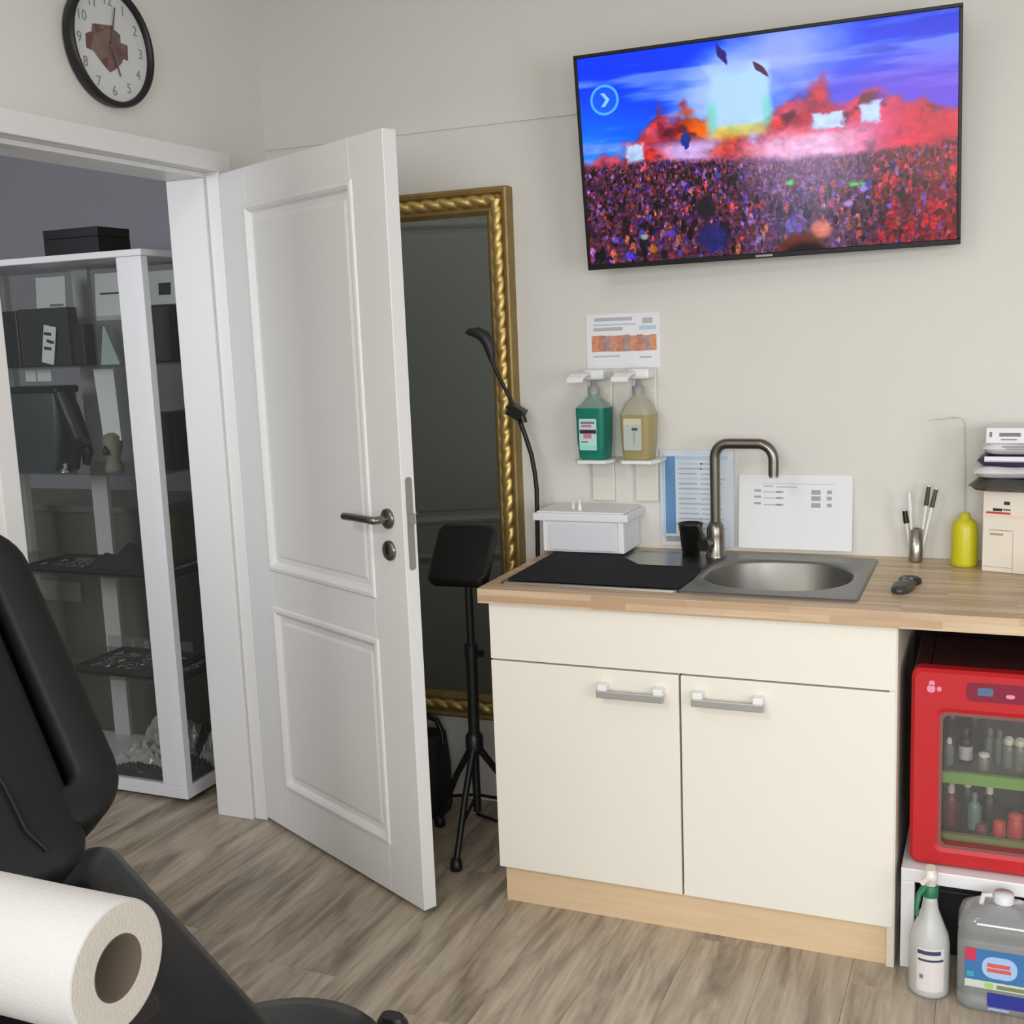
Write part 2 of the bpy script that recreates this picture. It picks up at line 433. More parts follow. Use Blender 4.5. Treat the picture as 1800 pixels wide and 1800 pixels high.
for sg, z0 in ((1, 0.0), (-1, -T_)):
    b = B(TL)
    steel_rosette(b, 0.778, 1.050, z0, sg)
    steel_rosette(b, 0.778, 0.968, z0, sg)
    b.cbox((0.778, 0.972, z0+sg*0.0095), (0.012, 0.024, 0.004), 1)
    zz = z0+sg*0.045
    b.tube([(0.778, 1.050, z0+sg*0.004), (0.778, 1.050, z0+sg*0.035), (0.776, 1.050, z0+sg*0.043), (0.770, 1.050, zz), (0.70, 1.050, zz), (0.640, 1.049, zz)], 0.0098, 14)
    b.build('door_handle', ['steeld', 'black'], leaf)
b = B(TL)
b.prism(rrect(-0.010, 0.010, 0.922, 1.158, 0.009), 0, 0.0012, 0, T=frame((W, 0, -0.021), (0, 0, -1), (0, 1, 0), (1, 0, 0)))
b.box(W, W+0.010, 1.040, 1.066, -0.030, -0.014)
b.build('lock_plate', mat('dull_zinc', (150, 149, 144), 0.5, metal=0.5), leaf)


# ================================================================== THINGS ON THE WALLS
# ---- wall clock
T = leftwall((0.0, -0.703, 2.283))
ck = thing('wall_clock', (0.0, -0.703, 2.128), 'round wall clock with thick black rim, white dial and brown map print, above the doorway', 'clock')
b = B(T); b.lathe([(0.146, 0.001), (0.152, 0.006), (0.1545, 0.030), (0.150, 0.038), (0.145, 0.039), (0.139, 0.031), (0.138, 0.018)], n=64, caps=False)
b.build('rim', 'black', ck)
b = B(T); b.lathe([(0.139, 0.004), (0.139, 0.022)], n=64); b.build('dial', mat('clock_dial', (206, 208, 208), 0.5), ck)
MT['clock_ink'] = mat('clock_ink', (128, 134, 134), 0.6)
for k in range(1, 13):
    a = PI/2-k*PI/6
    b = B(T); b.text(str(k), 0.036, Matrix.Translation((0.113*math.cos(a), 0.113*math.sin(a), 0.0224))); b.build('numeral', 'clock_ink', ck)
poly = [(-0.066, 0.043), (0.004, 0.053), (0.013, 0.045), (0.035, 0.036), (0.034, 0.016), (0.06, 0.014), (0.057, -0.025), (0.039, -0.024), (0.03, -0.038), (0.015, -0.048), (0.004, -0.058), (-0.016, -0.068), (-0.045, -0.048), (-0.07, -0.025), (-0.095, -0.022), (-0.094, 0.013), (-0.071, 0.023)]
poly = [(x_+0.004, y_) for x_, y_ in poly]
b = B(T); b.prism(list(reversed(poly)), 0.0222, 0.0230, 0)
m_map, nt, p = new_mat('clock_map_print'); N, L = nt.nodes, nt.links
vo = N.new('ShaderNodeTexVoronoi'); vo.inputs['Scale'].default_value = 38
tc = N.new('ShaderNodeTexCoord'); L.new(tc.outputs['Object'], vo.inputs['Vector'])
rp = N.new('ShaderNodeValToRGB'); rp.color_ramp.elements[0].color = rgb(92, 60, 56); rp.color_ramp.elements[1].color = rgb(128, 108, 100)
L.new(vo.outputs['Color'], rp.inputs[0]); L.new(rp.outputs[0], p.inputs['Base Color']); p.inputs['Roughness'].default_value = 0.6
b.build('map_print', m_map, ck)
b = B(T)
def hand(a0, a1, w, z):
    d = Vector((a1[0]-a0[0], a1[1]-a0[1])); d.normalize(); n_ = Vector((-d.y, d.x))*w/2
    b.prism([(a0[0]-n_.x, a0[1]-n_.y), (a1[0]-n_.x*.6, a1[1]-n_.y*.6), (a1[0]+n_.x*.6, a1[1]+n_.y*.6), (a0[0]+n_.x, a0[1]+n_.y)], z, z+0.001)
hand((-0.006, -0.012), (0.022, 0.100), 0.006, 0.027); hand((0, 0), (0.024, -0.072), 0.007, 0.0255)
b.lathe([(0.006, 0.0232), (0.006, 0.030), (0, 0.030)], n=16)
b.build('hands', mat('clock_hand', (96, 92, 90), 0.5), ck)

# ---- television
def rot3(yaw, tilt, roll):
    return rotm('Z', yaw) @ rotm('X', tilt) @ rotm('Y', roll)
TTV = Matrix.Translation((1.604, -0.129, 1.948)) @ rot3(0.057, 0.118, -0.012)
tv = thing('television', (1.604, -0.06, 1.66), 'flat television on the wall showing a festival crowd under a blue sky', 'television')
w2, h2 = 0.965/2, 0.560/2
# local: x right, z up, -y out
b = B(TTV)
bz = 0.009; bb = 0.014
b.box(-w2, w2, 0.0, 0.012, -h2, h2)
b.box(-w2, w2, -0.006, 0.0, h2-bz, h2); b.box(-w2, w2, -0.006, 0.0, -h2, -h2+bb)
b.box(-w2, -w2+bz, -0.006, 0.0, -h2+bb, h2-bz); b.box(w2-bz, w2, -0.006, 0.0, -h2+bb, h2-bz)
b.build('bezel', mat('bezel_black', (8, 9, 12), 0.35, spec=0.25), tv, 0.0015)
b = B(TTV); b.box(-0.40, 0.40, 0.012, 0.045, -0.22, 0.20); b.build('back_cover', 'black', tv, 0.006)
b = B(); b.box(1.50, 1.70, -0.008, -0.0008, 1.84, 2.06); b.box(1.56, 1.64, -0.070, -0.008, 1.90, 2.00); b.build('wall_bracket', 'blackm', tv)
b = B(TTV); b.box(-0.022, 0.022, -0.0068, -0.006, -h2+0.004, -h2+0.009); b.build('maker_badge', 'grayp', tv)
# screen picture: painted from functions, carried as a colour attribute
NX, NY = 720, 404
uu, vv = np.meshgrid(np.linspace(0, 1, NX), np.linspace(0, 1, NY))
def vnoise(fx, fy, seed):
    r = np.random.default_rng(seed); gx, gy = int(fx)+2, int(fy)+2
    g = r.random((gy, gx)); X_, Y_ = uu*fx, vv*fy
    xi, yi = X_.astype(int), Y_.astype(int); xf, yf = X_-xi, Y_-yi
    xf = xf*xf*(3-2*xf); yf = yf*yf*(3-2*yf)
    return (g[yi, xi]*(1-xf)+g[yi, xi+1]*xf)*(1-yf)+(g[yi+1, xi]*(1-xf)+g[yi+1, xi+1]*xf)*yf
def fbm(fx, fy, seed, o=4):
    t = 0; a = 1; n_ = 0
    for k_ in range(o): t = t+a*vnoise(fx*2**k_, fy*2**k_, seed+k_); n_ += a; a *= 0.5
    return t/n_
def ss(a, b_, x_): t = np.clip((x_-a)/(b_-a), 0, 1); return t*t*(3-2*t)
def mixc(c, d, t): return c*(1-t[..., None])+np.array(d)/255.0*t[..., None]
img = np.zeros((NY, NX, 3))
# sky
img[:] = np.array((22, 78, 232))/255
img = mixc(img, (40, 150, 250), ss(0.9, 0.55, vv)*ss(0.40, 0.0, uu)*0.8)
img = mixc(img, (26, 52, 205), ss(0.6, 1.0, uu)*0.8)
cl = fbm(3, 16, 3, 5)
img = mixc(img, (150, 175, 250), ss(0.48, 0.72, cl)*0.75)
cl = fbm(5, 22, 5, 5)
img = mixc(img, (12, 40, 170), ss(0.55, 0.75, cl)*0.5*ss(0.5, 0.9, uu))
img = mixc(img, (150, 96, 220), ss(0.50, 0.80, uu)*ss(0.92, 0.68, vv)*0.75)
wn_ = fbm(7, 6, 91, 4)
dd = np.hypot((uu-0.57)*1.25, (vv-0.90)*1.0)+(wn_-0.5)*0.18
img = mixc(img, (190, 200, 255), ss(0.30, 0.04, dd)*0.85)
dd = np.hypot((uu-0.40)*1.5, (vv-0.74)*1.0)+(wn_-0.5)*0.16
img = mixc(img, (196, 216, 255), ss(0.30, 0.10, dd)*0.85)
# smoke and stage hills
nm = fbm(9, 6, 11, 5); nf = fbm(26, 20, 61, 4); nff = fbm(90, 60, 63, 2)
edge = np.interp(uu[0], [0, .05, .12, .18, .22, .26, .30, .34, .38, .41, .48, .52, .56, .60, .66, .69, .73, .80, .90, 1.0],
                        [.46, .50, .56, .62, .72, .70, .76, .72, .72, .60, .56, .60, .62, .70, .73, .70, .62, .68, .67, .62])
hm = ss(0.035, -0.03, vv-(edge[None, :]+(nm-0.5)*0.20+(nf-0.5)*0.10))
tt = np.clip(0.5+(nf-0.5)*2.2+(nff-0.5)*0.8, 0, 1)
red = mixc(np.zeros_like(img)+np.array((112, 22, 48))/255, (222, 74, 66), tt)
red = mixc(red, (232, 150, 190), ss(0.45, 0.7, fbm(12, 9, 103, 4))*0.45)
red = mixc(red, (226, 66, 120), ss(0.5, 0.75, uu)*0.65)
red = mixc(red, (190, 40, 60), ss(0.80, 0.95, uu)*0.6)
img = img*(1-hm[..., None])+red*hm[..., None]
img = mixc(img, (236, 130, 30), hm*ss(0.10, 0.02, np.abs(uu-0.355))*ss(0.15, 0.04, np.abs(vv-0.62))*0.85)
img = mixc(img, (70, 24, 60), hm*ss(0.6, 0.75, fbm(14, 12, 95, 4))*0.7)
# stage glow
e1 = np.maximum(np.abs(uu-0.445)/0.082, np.abs(vv-0.72)/0.15)+(fbm(14, 12, 51)-0.5)*0.5
img = mixc(img, (196, 226, 255), ss(1.15, 0.75, e1))
img = mixc(img, (222, 206, 96), 0.8*ss(0.095, 0.05, np.abs(uu-0.445)+(nf-0.5)*0.06)*ss(0.05, 0.005, np.abs(vv-0.58)))
img = mixc(img, (120, 220, 190), ss(0.02, 0.005, np.abs(np.abs(uu-0.445)-0.075))*ss(0.10, 0.03, np.abs(vv-0.66))*0.5)
# haze bands
hn = fbm(40, 10, 97, 3)
hz = ss(0.26, 0.06, np.abs(uu-0.62))*ss(0.13, 0.03, np.abs(vv-0.47+(nf-0.5)*0.05))
img = mixc(img, (248, 206, 238), np.clip(hz*1.1*(0.88+0.4*(hn-0.5)), 0, 1))
hz = ss(0.12, 0.04, np.abs(uu-0.30)+(nf-0.5)*0.06)*ss(0.09, 0.02, np.abs(vv-0.505))
img = mixc(img, (226, 200, 250), hz*0.95)
for (a, c, w, h) in ((0.150, 0.525, 0.024, 0.045), (0.785, 0.60, 0.026, 0.045), (0.675, 0.585, 0.040, 0.035)):
    img = mixc(img, (206, 224, 255), ss(1.25, 0.75, np.maximum(np.abs(uu-a)/w, np.abs(vv-c)/h)+(nff-0.5)*0.5))
# crowd
horizon = 0.455+0.03*np.sin(uu*5+1)+(fbm(30, 4, 8)-0.5)*0.03
cm = ss(0.02, -0.02, vv-horizon)
persp = np.clip((0.50-vv)/0.50, 0.03, 1)
crowd = np.zeros_like(img)
base = np.array((96, 54, 78))/255
crowd[:] = base
pal = np.array([(50, 24, 38), (132, 70, 66), (92, 58, 100), (166, 100, 86), (26, 18, 34), (80, 52, 140), (150, 100, 156), (60, 30, 32), (168, 66, 66), (34, 26, 46), (26, 20, 30), (56, 30, 44), (120, 60, 70), (96, 84, 170), (150, 110, 160), (104, 74, 120)])/255
for lvl, (lo, hi, cw) in enumerate(((0.44, 0.60, 0.005), (0.34, 0.50, 0.007), (0.22, 0.42, 0.010), (0.10, 0.30, 0.014), (-0.05, 0.18, 0.019))):
    n_ = int(1.15*(hi-lo)/(cw*cw*1.4))
    xs = rng.random(n_); ys = lo+(hi-lo)*rng.random(n_); order = np.argsort(-ys)
    for q in order:
        x0, y0 = xs[q], ys[q]; rx = cw*(0.16+0.40*rng.random()**2); ry = rx*1.78*(0.7+2.2*rng.random())
        i0, i1 = max(0, int((x0-rx)*NX)), min(NX, int((x0+rx)*NX)+2); j0, j1 = max(0, int((y0-ry)*NY)), min(NY, int((y0+ry)*NY)+2)
        if i1 <= i0 or j1 <= j0: continue
        mk = ((uu[j0:j1, i0:i1]-x0)/rx)**2+((vv[j0:j1, i0:i1]-y0)/ry)**2 < 1
        c = pal[rng.integers(len(pal))]*(0.55+0.7*rng.random())
        if x0 > 0.78 and rng.random() < 0.45: c = np.array((0.52, 0.14, 0.18))*(0.5+rng.random())
        crowd[j0:j1, i0:i1][mk] = c
crowd = crowd*(0.45+1.0*fbm(120, 90, 31, 2)[..., None])
crowd = mixc(crowd, (220, 60, 60), ss(0.78, 1.0, uu)*0.30)
ck_ = mixc(crowd, (160, 160, 196), ss(0.22, 0.02, np.abs(uu-0.60)+(fbm(6, 5, 41)-0.5)*0.1)*0.42)  # pale window reflection painted over the middle of the crowd
ck_ = mixc(ck_, (214, 170, 205), ss(0.12, 0.5, vv)*ss(0.30, 0.02, np.abs(uu-0.62))*0.40)
img = img*(1-cm[..., None])+ck_*cm[..., None]
img = mixc(img, (34, 30, 40), ss(1.2, 0.7, np.hypot((uu-0.345)/0.03, (vv-0.235)/0.06))*0.85)
img = mixc(img, (40, 44, 110), ss(1.2, 0.7, np.hypot((uu-0.36)/0.045, (vv-0.09)/0.07))*0.85)
img = mixc(img, (240, 160, 140), ss(1.2, 0.6, np.hypot((uu-0.655)/0.03, (vv-0.09)/0.05))*0.8)
img = mixc(img, (110, 56, 40), ss(1.1, 0.7, np.hypot((uu-0.60)/0.075, (vv+0.02)/0.105))*0.95)
img = mixc(img, (30, 14, 18), ss(1.1, 0.6, np.hypot((uu-0.61)/0.07, (vv+0.04)/0.085)))
for (a, c, w, h, col) in ((0.745, 0.285, 0.028, 0.028, (120, 230, 110)), (0.765, 0.265, 0.02, 0.022, (150, 160, 230)), (0.575, 0.32, 0.013, 0.02, (110, 220, 130)), (0.12, 0.03, 0.024, 0.028, (84, 70, 220)), (0.16, 0.12, 0.018, 0.026, (170, 190, 170)), (0.24, 0.13, 0.022, 0.03, (110, 80, 200)), (0.19, 0.06, 0.03, 0.03, (180, 120, 50)), (0.49, 0.07, 0.022, 0.028, (150, 140, 190)), (0.285, 0.36, 0.016, 0.02, (130, 120, 220)), (0.725, 0.20, 0.018, 0.025, (210, 170, 240))):
    img = mixc(img, col, ss(1.0, 0.3, np.hypot((uu-a)/w, (vv-c)/h)*1.15+(fbm(60, 44, 107, 2)-0.5)*1.1)*0.85)
grd = fbm(50, 40, 99, 3)
img = img*(1+(0.28*(grd-0.5)*ss(0.70, 0.5, vv))[..., None])
# flags
img = mixc(img, (38, 66, 150), ss(1.1, 0.8, np.abs(uu-0.296)/0.016+np.abs(vv-0.565)/0.06+(nff-0.5)*0.7))
img = mixc(img, (60, 40, 130), ss(1.1, 0.8, np.abs(uu-0.405-(vv-0.93)*-0.25)/0.016+np.abs(vv-0.93)/0.055+(nf-0.5)*1.4))
img = mixc(img, (90, 50, 90), ss(1.1, 0.8, np.abs(uu-0.505-(vv-0.85)*-0.5)/0.012+np.abs(vv-0.85)/0.04+(nf-0.5)*1.4))
# channel mark: ring with chevron, top left
au, av = 0.072, 0.795
dr = np.hypot((uu-au)*1.745, (vv-av)*1.0)
img = mixc(img, (60, 130, 235), ss(0.066, 0.060, dr)*0.5)
img = mixc(img, (110, 190, 245), ss(0.008, 0.004, np.abs(dr-0.066)))
cv = np.abs((uu-au)*1.745+np.abs(vv-av)*0.8-0.016)
img = mixc(img, (170, 215, 250), ss(0.012, 0.008, cv)*(np.abs(vv-av) < 0.032))
img = np.clip(img, 0, 1)**1.18
lum = img.mean(-1, keepdims=True)
img = np.clip(lum+(img-lum)*1.18, 0, 1)
def s2l(a): return np.where(a <= 0.04045, a/12.92, ((a+0.055)/1.055)**2.4)
me = bpy.data.meshes.new('screen')
sx0, sx1, sz0, sz1 = -w2+bz, w2-bz, -h2+bb, h2-bz
P = np.stack([sx0+(sx1-sx0)*uu, np.full_like(uu, -0.001), sz0+(sz1-sz0)*vv, np.ones_like(uu)], -1).reshape(-1, 4)
Pw = P @ np.array(TTV).T
Pw = Pw[:, :3]-np.array(WL[tv.name])
idx = np.arange(NX*NY).reshape(NY, NX)
F4 = np.stack([idx[:-1, :-1], idx[:-1, 1:], idx[1:, 1:], idx[1:, :-1]], -1).reshape(-1, 4)
me.vertices.add(len(Pw)); me.vertices.foreach_set('co', Pw.ravel())
me.loops.add(F4.size); me.loops.foreach_set('vertex_index', F4.ravel())
me.polygons.add(len(F4)); me.polygons.foreach_set('loop_start', np.arange(0, F4.size, 4)); me.polygons.foreach_set('loop_total', np.full(len(F4), 4))
me.update(calc_edges=True)
ca = me.color_attributes.new('picture', 'FLOAT_COLOR', 'POINT')
cc = np.ones((NX*NY, 4)); cc[:, :3] = s2l(img.reshape(-1, 3)); ca.data.foreach_set('color', cc.ravel())
ms, nt, p = new_mat('lit_screen'); N, L = nt.nodes, nt.links
at = N.new('ShaderNodeAttribute'); at.attribute_name = 'picture'
p.inputs['Base Color'].default_value = (0.004, 0.004, 0.004, 1); p.inputs['Roughness'].default_value = 0.2; p.inputs['Specular IOR Level'].default_value = 0.18
L.new(at.outputs['Color'], p.inputs['Emission Color']); p.inputs['Emission Strength'].default_value = 1.0
me.materials.append(ms)
scr = bpy.data.objects.new('screen', me); COL.objects.link(scr); scr.parent = tv; WL[scr.name] = WL[tv.name]

# ---- gold mirror
mr = thing('wall_mirror', (0.485, 0, 0.29), 'tall mirror in a gold frame with twisted rope moulding, hung behind the open door', 'mirror')
mx0, mx1, mz0, mz1, fw = 0.12, 0.851, 0.290, 1.925, 0.077
prof = [(0.0, 0.0), (0.0, 0.046), (0.006, 0.050), (0.016, 0.046), (0.022, 0.034), (0.050, 0.030), (0.060, 0.036), (0.066, 0.034), (0.077, 0.018), (0.077, 0.0)]
b = B()
b.loft([[(mx0+i_, -h, mz0+i_), (mx1-i_, -h, mz0+i_), (mx1-i_, -h, mz1-i_), (mx0+i_, -h, mz1-i_)] for i_, h in prof], 0, False, False, False)
b.build('frame', 'goldd', mr, 0.001, 1)
b = B()
def rope(p0, p1, up):
    p0, p1 = Vector(p0), Vector(p1); Lg = (p1-p0).length; d = (p1-p0)/Lg; n_ = int(Lg/0.0035); w = d.cross(Vector(up))
    rings = []
    for k_ in range(n_+1):
        s_ = Lg*k_/n_; ring = []
        for j in range(16):
            a = 2*PI*j/16
            r = 0.0190*(0.70+0.34*abs(math.cos(a-PI*s_/0.050))**0.8)
            ring.append(tuple(p0+d*s_+r*(math.cos(a)*Vector(up)+math.sin(a)*w)))
        rings.append(ring)
    b.loft(rings, 0, True, True, True)
q = 0.036
for a in (((mx1-q, -0.034, mz0+q), (mx1-q, -0.034, mz1-q)), ((mx0+q, -0.034, mz0+q), (mx0+q, -0.034, mz1-q)), ((mx0+q, -0.034, mz1-q), (mx1-q, -0.034, mz1-q)), ((mx0+q, -0.034, mz0+q), (mx1-q, -0.034, mz0+q))):
    rope(a[0], a[1], (0, -1, 0))
b.build('rope_moulding', 'gold', mr)
B().box(mx0+fw-0.004, mx1-fw+0.004, -0.014, -0.004, mz0+fw-0.004, mz1-fw+0.004).build('mirror_glass', 'mirror', mr)

# ---- notice above the dispensers
T = backwall((1.180, 0.0, 1.465))
nt_ = thing('notice_sheet', (1.18, 0, 1.385), 'laminated hand washing notice with a row of orange photos above the dispensers', 'notice')
b = B(T); b.box(-0.110, 0.112, -0.078, 0.078, 0.0005, 0.003); b.build('sheet', 'paper', nt_)
b = B(T); TT = Matrix.Translation((0, 0, 0.003))
bars(b, TT, [(-0.085, 0.03, 0.058, 0.068), (-0.088, 0.0, 0.030, 0.040)], 0)
bars(b, TT, [(-0.088, 0.04, 0.045, 0.050)], 1)
for k in range(10):
    x0 = -0.094+0.0195*k
    b.box(x0, x0+0.0192, -0.030+0.002*random.random(), 0.018-0.004*random.random(), 0, 0.0006, 2+k % 3, TT)
bars(b, TT, [(-0.09, -0.01, -0.045, -0.041), (0.05, 0.085, -0.05, -0.045), (0.06, 0.09, 0.048, 0.064)], 0)
bars(b, TT, [(0.05, 0.10, 0.03, 0.042)], 1)
b.build('print', [mat('notice_ink', (178, 178, 188), 0.6), 'lblue', mat('photo_orange', (206, 140, 108), 0.6, vary=0.5, vscale=90), mat('photo_brown', (186, 128, 108), 0.6, vary=0.5, vscale=90), mat('photo_grey', (168, 142, 140), 0.6, vary=0.5, vscale=90)], nt_)

# ---- soap / disinfectant dispensers with their bottles
def dispenser(cx, name, label):
    d = thing(name, (cx, 0, 1.03), label, 'dispenser')
    b = B(); b.box(cx-0.035, cx+0.035, -0.012, -0.0005, 0.998, 1.385); b.build('back_plate', mat('cream_acrylic', (218, 216, 206), 0.35), d, 0.004)
    b = B()
    poly = [(cx-0.058, -0.012), (cx+0.062, -0.012), (cx+0.062, -0.085), (cx+0.045, -0.125), (cx-0.040, -0.125), (cx-0.058, -0.085)]
    b.prism(list(reversed([(x_, y_) for x_, y_ in poly])), 1.122, 1.131)
    b.build('bottle_tray', 'plastic', d, 0.003)
    b = B()
    b.box(cx-0.032, cx+0.034, -0.085, -0.0125, 1.3575, 1.388)
    b.build('pump_housing', 'plastic', d, 0.008)
    b = B()
    # long elbow lever reaching forward
    pts = [(cx-0.020, -0.07, 1.372, .018), (cx-0.024, -0.10, 1.378, .021), (cx-0.030, -0.128, 1.372, .024), (cx-0.033, -0.142, 1.362, .024)]
    b.loft([[(p_[0]-p_[3], p_[1], p_[2]-0.007), (p_[0]+p_[3], p_[1], p_[2]-0.007), (p_[0]+p_[3], p_[1], p_[2]+0.006), (p_[0]-p_[3], p_[1], p_[2]+0.006)] for p_ in pts], 0, False)
    b.build('elbow_lever', 'plastic', d, 0.003)
    return d
dispenser(1.112, 'soap_dispenser', 'white wall dispenser with elbow lever holding the green bottle')
dispenser(1.245, 'soap_dispenser', 'white wall dispenser with elbow lever holding the pale yellow bottle')
def soap_bottle(cx, name, label, liquid, empty, level, prints, pm_):
    d = thing(name, (cx, -0.078, 1.131), label, 'bottle')
    T = Matrix.Translation((cx, -0.074, 1.1315)) @ rotm('Z', -0.16)
    def ring(hw, hd, z, r): return [(x_, y_, z) for x_, y_ in rrect(-hw, hw, -hd, hd, r, 5)]
    b = B(T)
    zl = level
    b.loft([ring(0.036, 0.030, 0, 0.012), ring(0.040, 0.033, 0.006, 0.013), ring(0.044, 0.036, 0.05, 0.013), ring(0.046, 0.038, zl, 0.014)], 0, True)
    b.loft([ring(0.046, 0.038, zl, 0.014), ring(0.045, 0.036, max(zl+0.002, 0.135), 0.016), ring(0.036, 0.028, 0.158, 0.018), ring(0.021, 0.019, 0.176, 0.016), ring(0.015, 0.015, 0.182, 0.0149), ring(0.015, 0.015, 0.198, 0.0149)], 1, True, False)
    b.build('body', [liquid, empty], d)
    b = B(T); b.lathe([(0.017, 0.186), (0.017, 0.206), (0.008, 0.208), (0.006, 0.225), (0.0, 0.225)], n=20); b.build('pump_collar', 'grayp', d)
    b = B(T); TT = frame((-0.002, -0.0385, 0.0), (1, 0, 0), (0, 0, 1), (0, -1, 0))
    b.prism(rrect(-0.028, 0.028, 0.028, 0.118, 0.004), 0, 0.001, 0, TT)
    for (x0, x1, y0, y1, mi) in prints: b.box(x0, x1, y0, y1, 0.001, 0.0016, mi, TT)
    b.build('paper_label', pm_, d)
soap_bottle(1.112, 'soap_bottle', 'green liquid bottle in the left wall dispenser, pale label with a dark band', mat('green_liquid', (34, 138, 118), 0.18, vary=0.1, trans=0.25), mat('green_bottle_neck', (150, 178, 168), 0.2, trans=0.3), 0.148,
            [(-0.022, 0.022, 0.104, 0.110, 1), (-0.020, 0.012, 0.094, 0.101, 2), (-0.026, 0.027, 0.076, 0.087, 3), (-0.014, 0.012, 0.062, 0.075, 2), (-0.022, 0.0, 0.050, 0.054, 1), (-0.026, 0.027, 0.032, 0.042, 4)],
            [mat('label_mint', (190, 222, 220), 0.5), 'ink', mat('label_pink', (206, 120, 150), 0.5), mat('label_band', (60, 36, 58), 0.5), mat('label_mint2', (150, 226, 218), 0.5)])
soap_bottle(1.245, 'soap_bottle', 'pale yellow liquid bottle in the right wall dispenser, grey green label', mat('straw_liquid', (186, 172, 118), 0.2, vary=0.1, trans=0.3), mat('straw_bottle_neck', (192, 190, 172), 0.2, trans=0.3), 0.128,
            [(-0.027, 0.027, 0.100, 0.117, 1), (-0.002, 0.016, 0.084, 0.092, 2), (0.002, 0.008, 0.045, 0.080, 3)],
            [mat('label_sage', (182, 194, 184), 0.5), mat('label_straw', (206, 204, 176), 0.5), mat('label_navy', (74, 80, 110), 0.5), mat('label_grey', (160, 170, 172), 0.5)])

# ---- sheets standing behind the sink
T = backwall((1.392, -0.004, 1.010))
d = thing('cleaning_plan', (1.392, -0.006, 0.876), 'upright printed plan with a blue left stripe, propped behind the cup and tap', 'sheet')
b = B(T); b.box(-0.106, 0.108, -0.140, 0.140, 0, 0.003); b.build('sheet', mat('pale_blue_sheet', (206, 214, 224), 0.5), d)
b = B(T); TT = Matrix.Translation((0, 0, 0.003))
bars(b, TT, [(-0.092, -0.062, -0.105, 0.122)], 0)
bars(b, TT, [(-0.100, -0.094, -0.12, 0.13), (-0.06, 0.09, 0.112, 0.122)], 1)
for k in range(15):
    y0 = 0.098-k*0.0145
    bars(b, TT, [(-0.052, -0.052+0.05+0.02*random.random(), y0, y0+0.005)], 2 if k % 3 else 1)
    bars(b, TT, [(0.012, 0.05+0.04*random.random(), y0, y0+0.004)], 2)
bars(b, TT, [(-0.092, -0.05, -0.128, -0.112)], 3)
b.build('print', ['blue', 'lblue', mat('pale_ink', (168, 178, 192), 0.6), 'grayp'], d)
T = backwall((1.670, -0.022, 0.874)) @ rotm('X', -0.09)
d = thing('table_sheet', (1.670, -0.03, 0.874), 'landscape white laminated sheet with a small table, leaning on the wall behind the sink', 'sheet')
b = B(T); b.prism(rrect(-0.155, 0.155, 0.0, 0.208, 0.006), 0, 0.003); b.build('sheet', 'paper', d)
b = B(T); TT = Matrix.Translation((0, 0, 0.003))
for k, y0 in enumerate((0.160, 0.143, 0.124)):
    bars(b, TT, [(-0.112, -0.093, y0, y0+0.006)], 0)
    bars(b, TT, [(-0.086, -0.035, y0-0.002, y0+0.0015), (-0.052, -0.030, y0-0.003, y0+0.003)], 1)
    bars(b, TT, [(0.045, 0.070, y0-0.006, y0+0.007), (0.087, 0.100, y0-0.004, y0+0.006)], 0)
bars(b, TT, [(-0.085, -0.06, 0.173, 0.178), (-0.05, 0.005, 0.172, 0.176), (-0.09, 0.11, 0.182, 0.1835)], 1)
b.build('print', [mat('table_ink', (160, 162, 164), 0.6), mat('soft_ink', (188, 190, 193), 0.6)], d)

# ================================================================== SINK UNIT
X0, X1 = 0.992, 1.992
su = thing('sink_cabinet', ((X0+X1)/2, -0.3, 0), 'cream two door base cabinet under the worktop with a pale wood plinth', 'cabinet')
b = B()
b.box(X0, X0+0.018, -0.58, -0.02, 0.10, 0.822); b.box(X1-0.018, X1, -0.598, -0.02, 0.0, 0.822)
b.box(X0+0.018, X1-0.018, -0.58, -0.02, 0.10, 0.118); b.box(X0+0.018, X1-0.018, -0.03, -0.02, 0.118, 0.66)
b.build('carcass', 'carc', su, 0.001, 1)
B().box(X0, X1-0.004, -0.60, -0.581, 0.672, 0.8215).build('fascia', 'cream', su, 0.0015)
for a, c in ((X0, 1.4885), (1.4935, X1-0.004)):
    dr_ = B().box(a, c, -0.60, -0.581, 0.100, 0.6675).build('cabinet_door', 'cream', su, 0.0015)
    hx0, hx1 = (1.287, 1.457) if a < 1.2 else (1.526, 1.698)
    b = B()
    b.box(hx0, hx1, -0.632, -0.622, 0.602, 0.622, 0)
    for xx in (hx0+0.014, hx1-0.014): b.box(xx-0.012, xx+0.012, -0.630, -0.600, 0.615, 0.636, 1)
    b.build('handle', [mat('satin_handle', (166, 166, 162), 0.4, metal=0.3), 'white'], dr_, 0.003)
b = B(); b.box(X0+0.012, X1-0.018, -0.585, -0.569, 0.0, 0.096)
b.build('plinth', 'plinth', su)
b = B(); b.box(X0+0.012, X0+0.028, -0.569, -0.03, 0.0, 0.096)
b.build('plinth', 'plinth', su)
# ---- worktop (hole for the bowl)
wt = B()
WX0, WX1, WY0, WY1 = 0.970, 2.72, -0.618, -0.001
hx0, hx1, hy0, hy1 = 1.475, 1.877, -0.502, -0.118
zb, zt = 0.8222, 0.860
wt.box(WX0, hx0, WY0, WY1, zb, zt); wt.box(hx1, WX1, WY0, WY1, zb, zt)
wt.box(hx0, hx1, WY0, hy0, zb, zt); wt.box(hx0, hx1, hy1, WY1, zb, zt)
wt.build('worktop', 'worktop', label='light wood stave worktop running along the wall over the cream cabinet', cat='worktop')
B().box(2.68, 2.70, -0.60, -0.02, 0.0, 0.822).build('end_support', 'cream', label='cream end panel carrying the right end of the worktop', cat='panel')
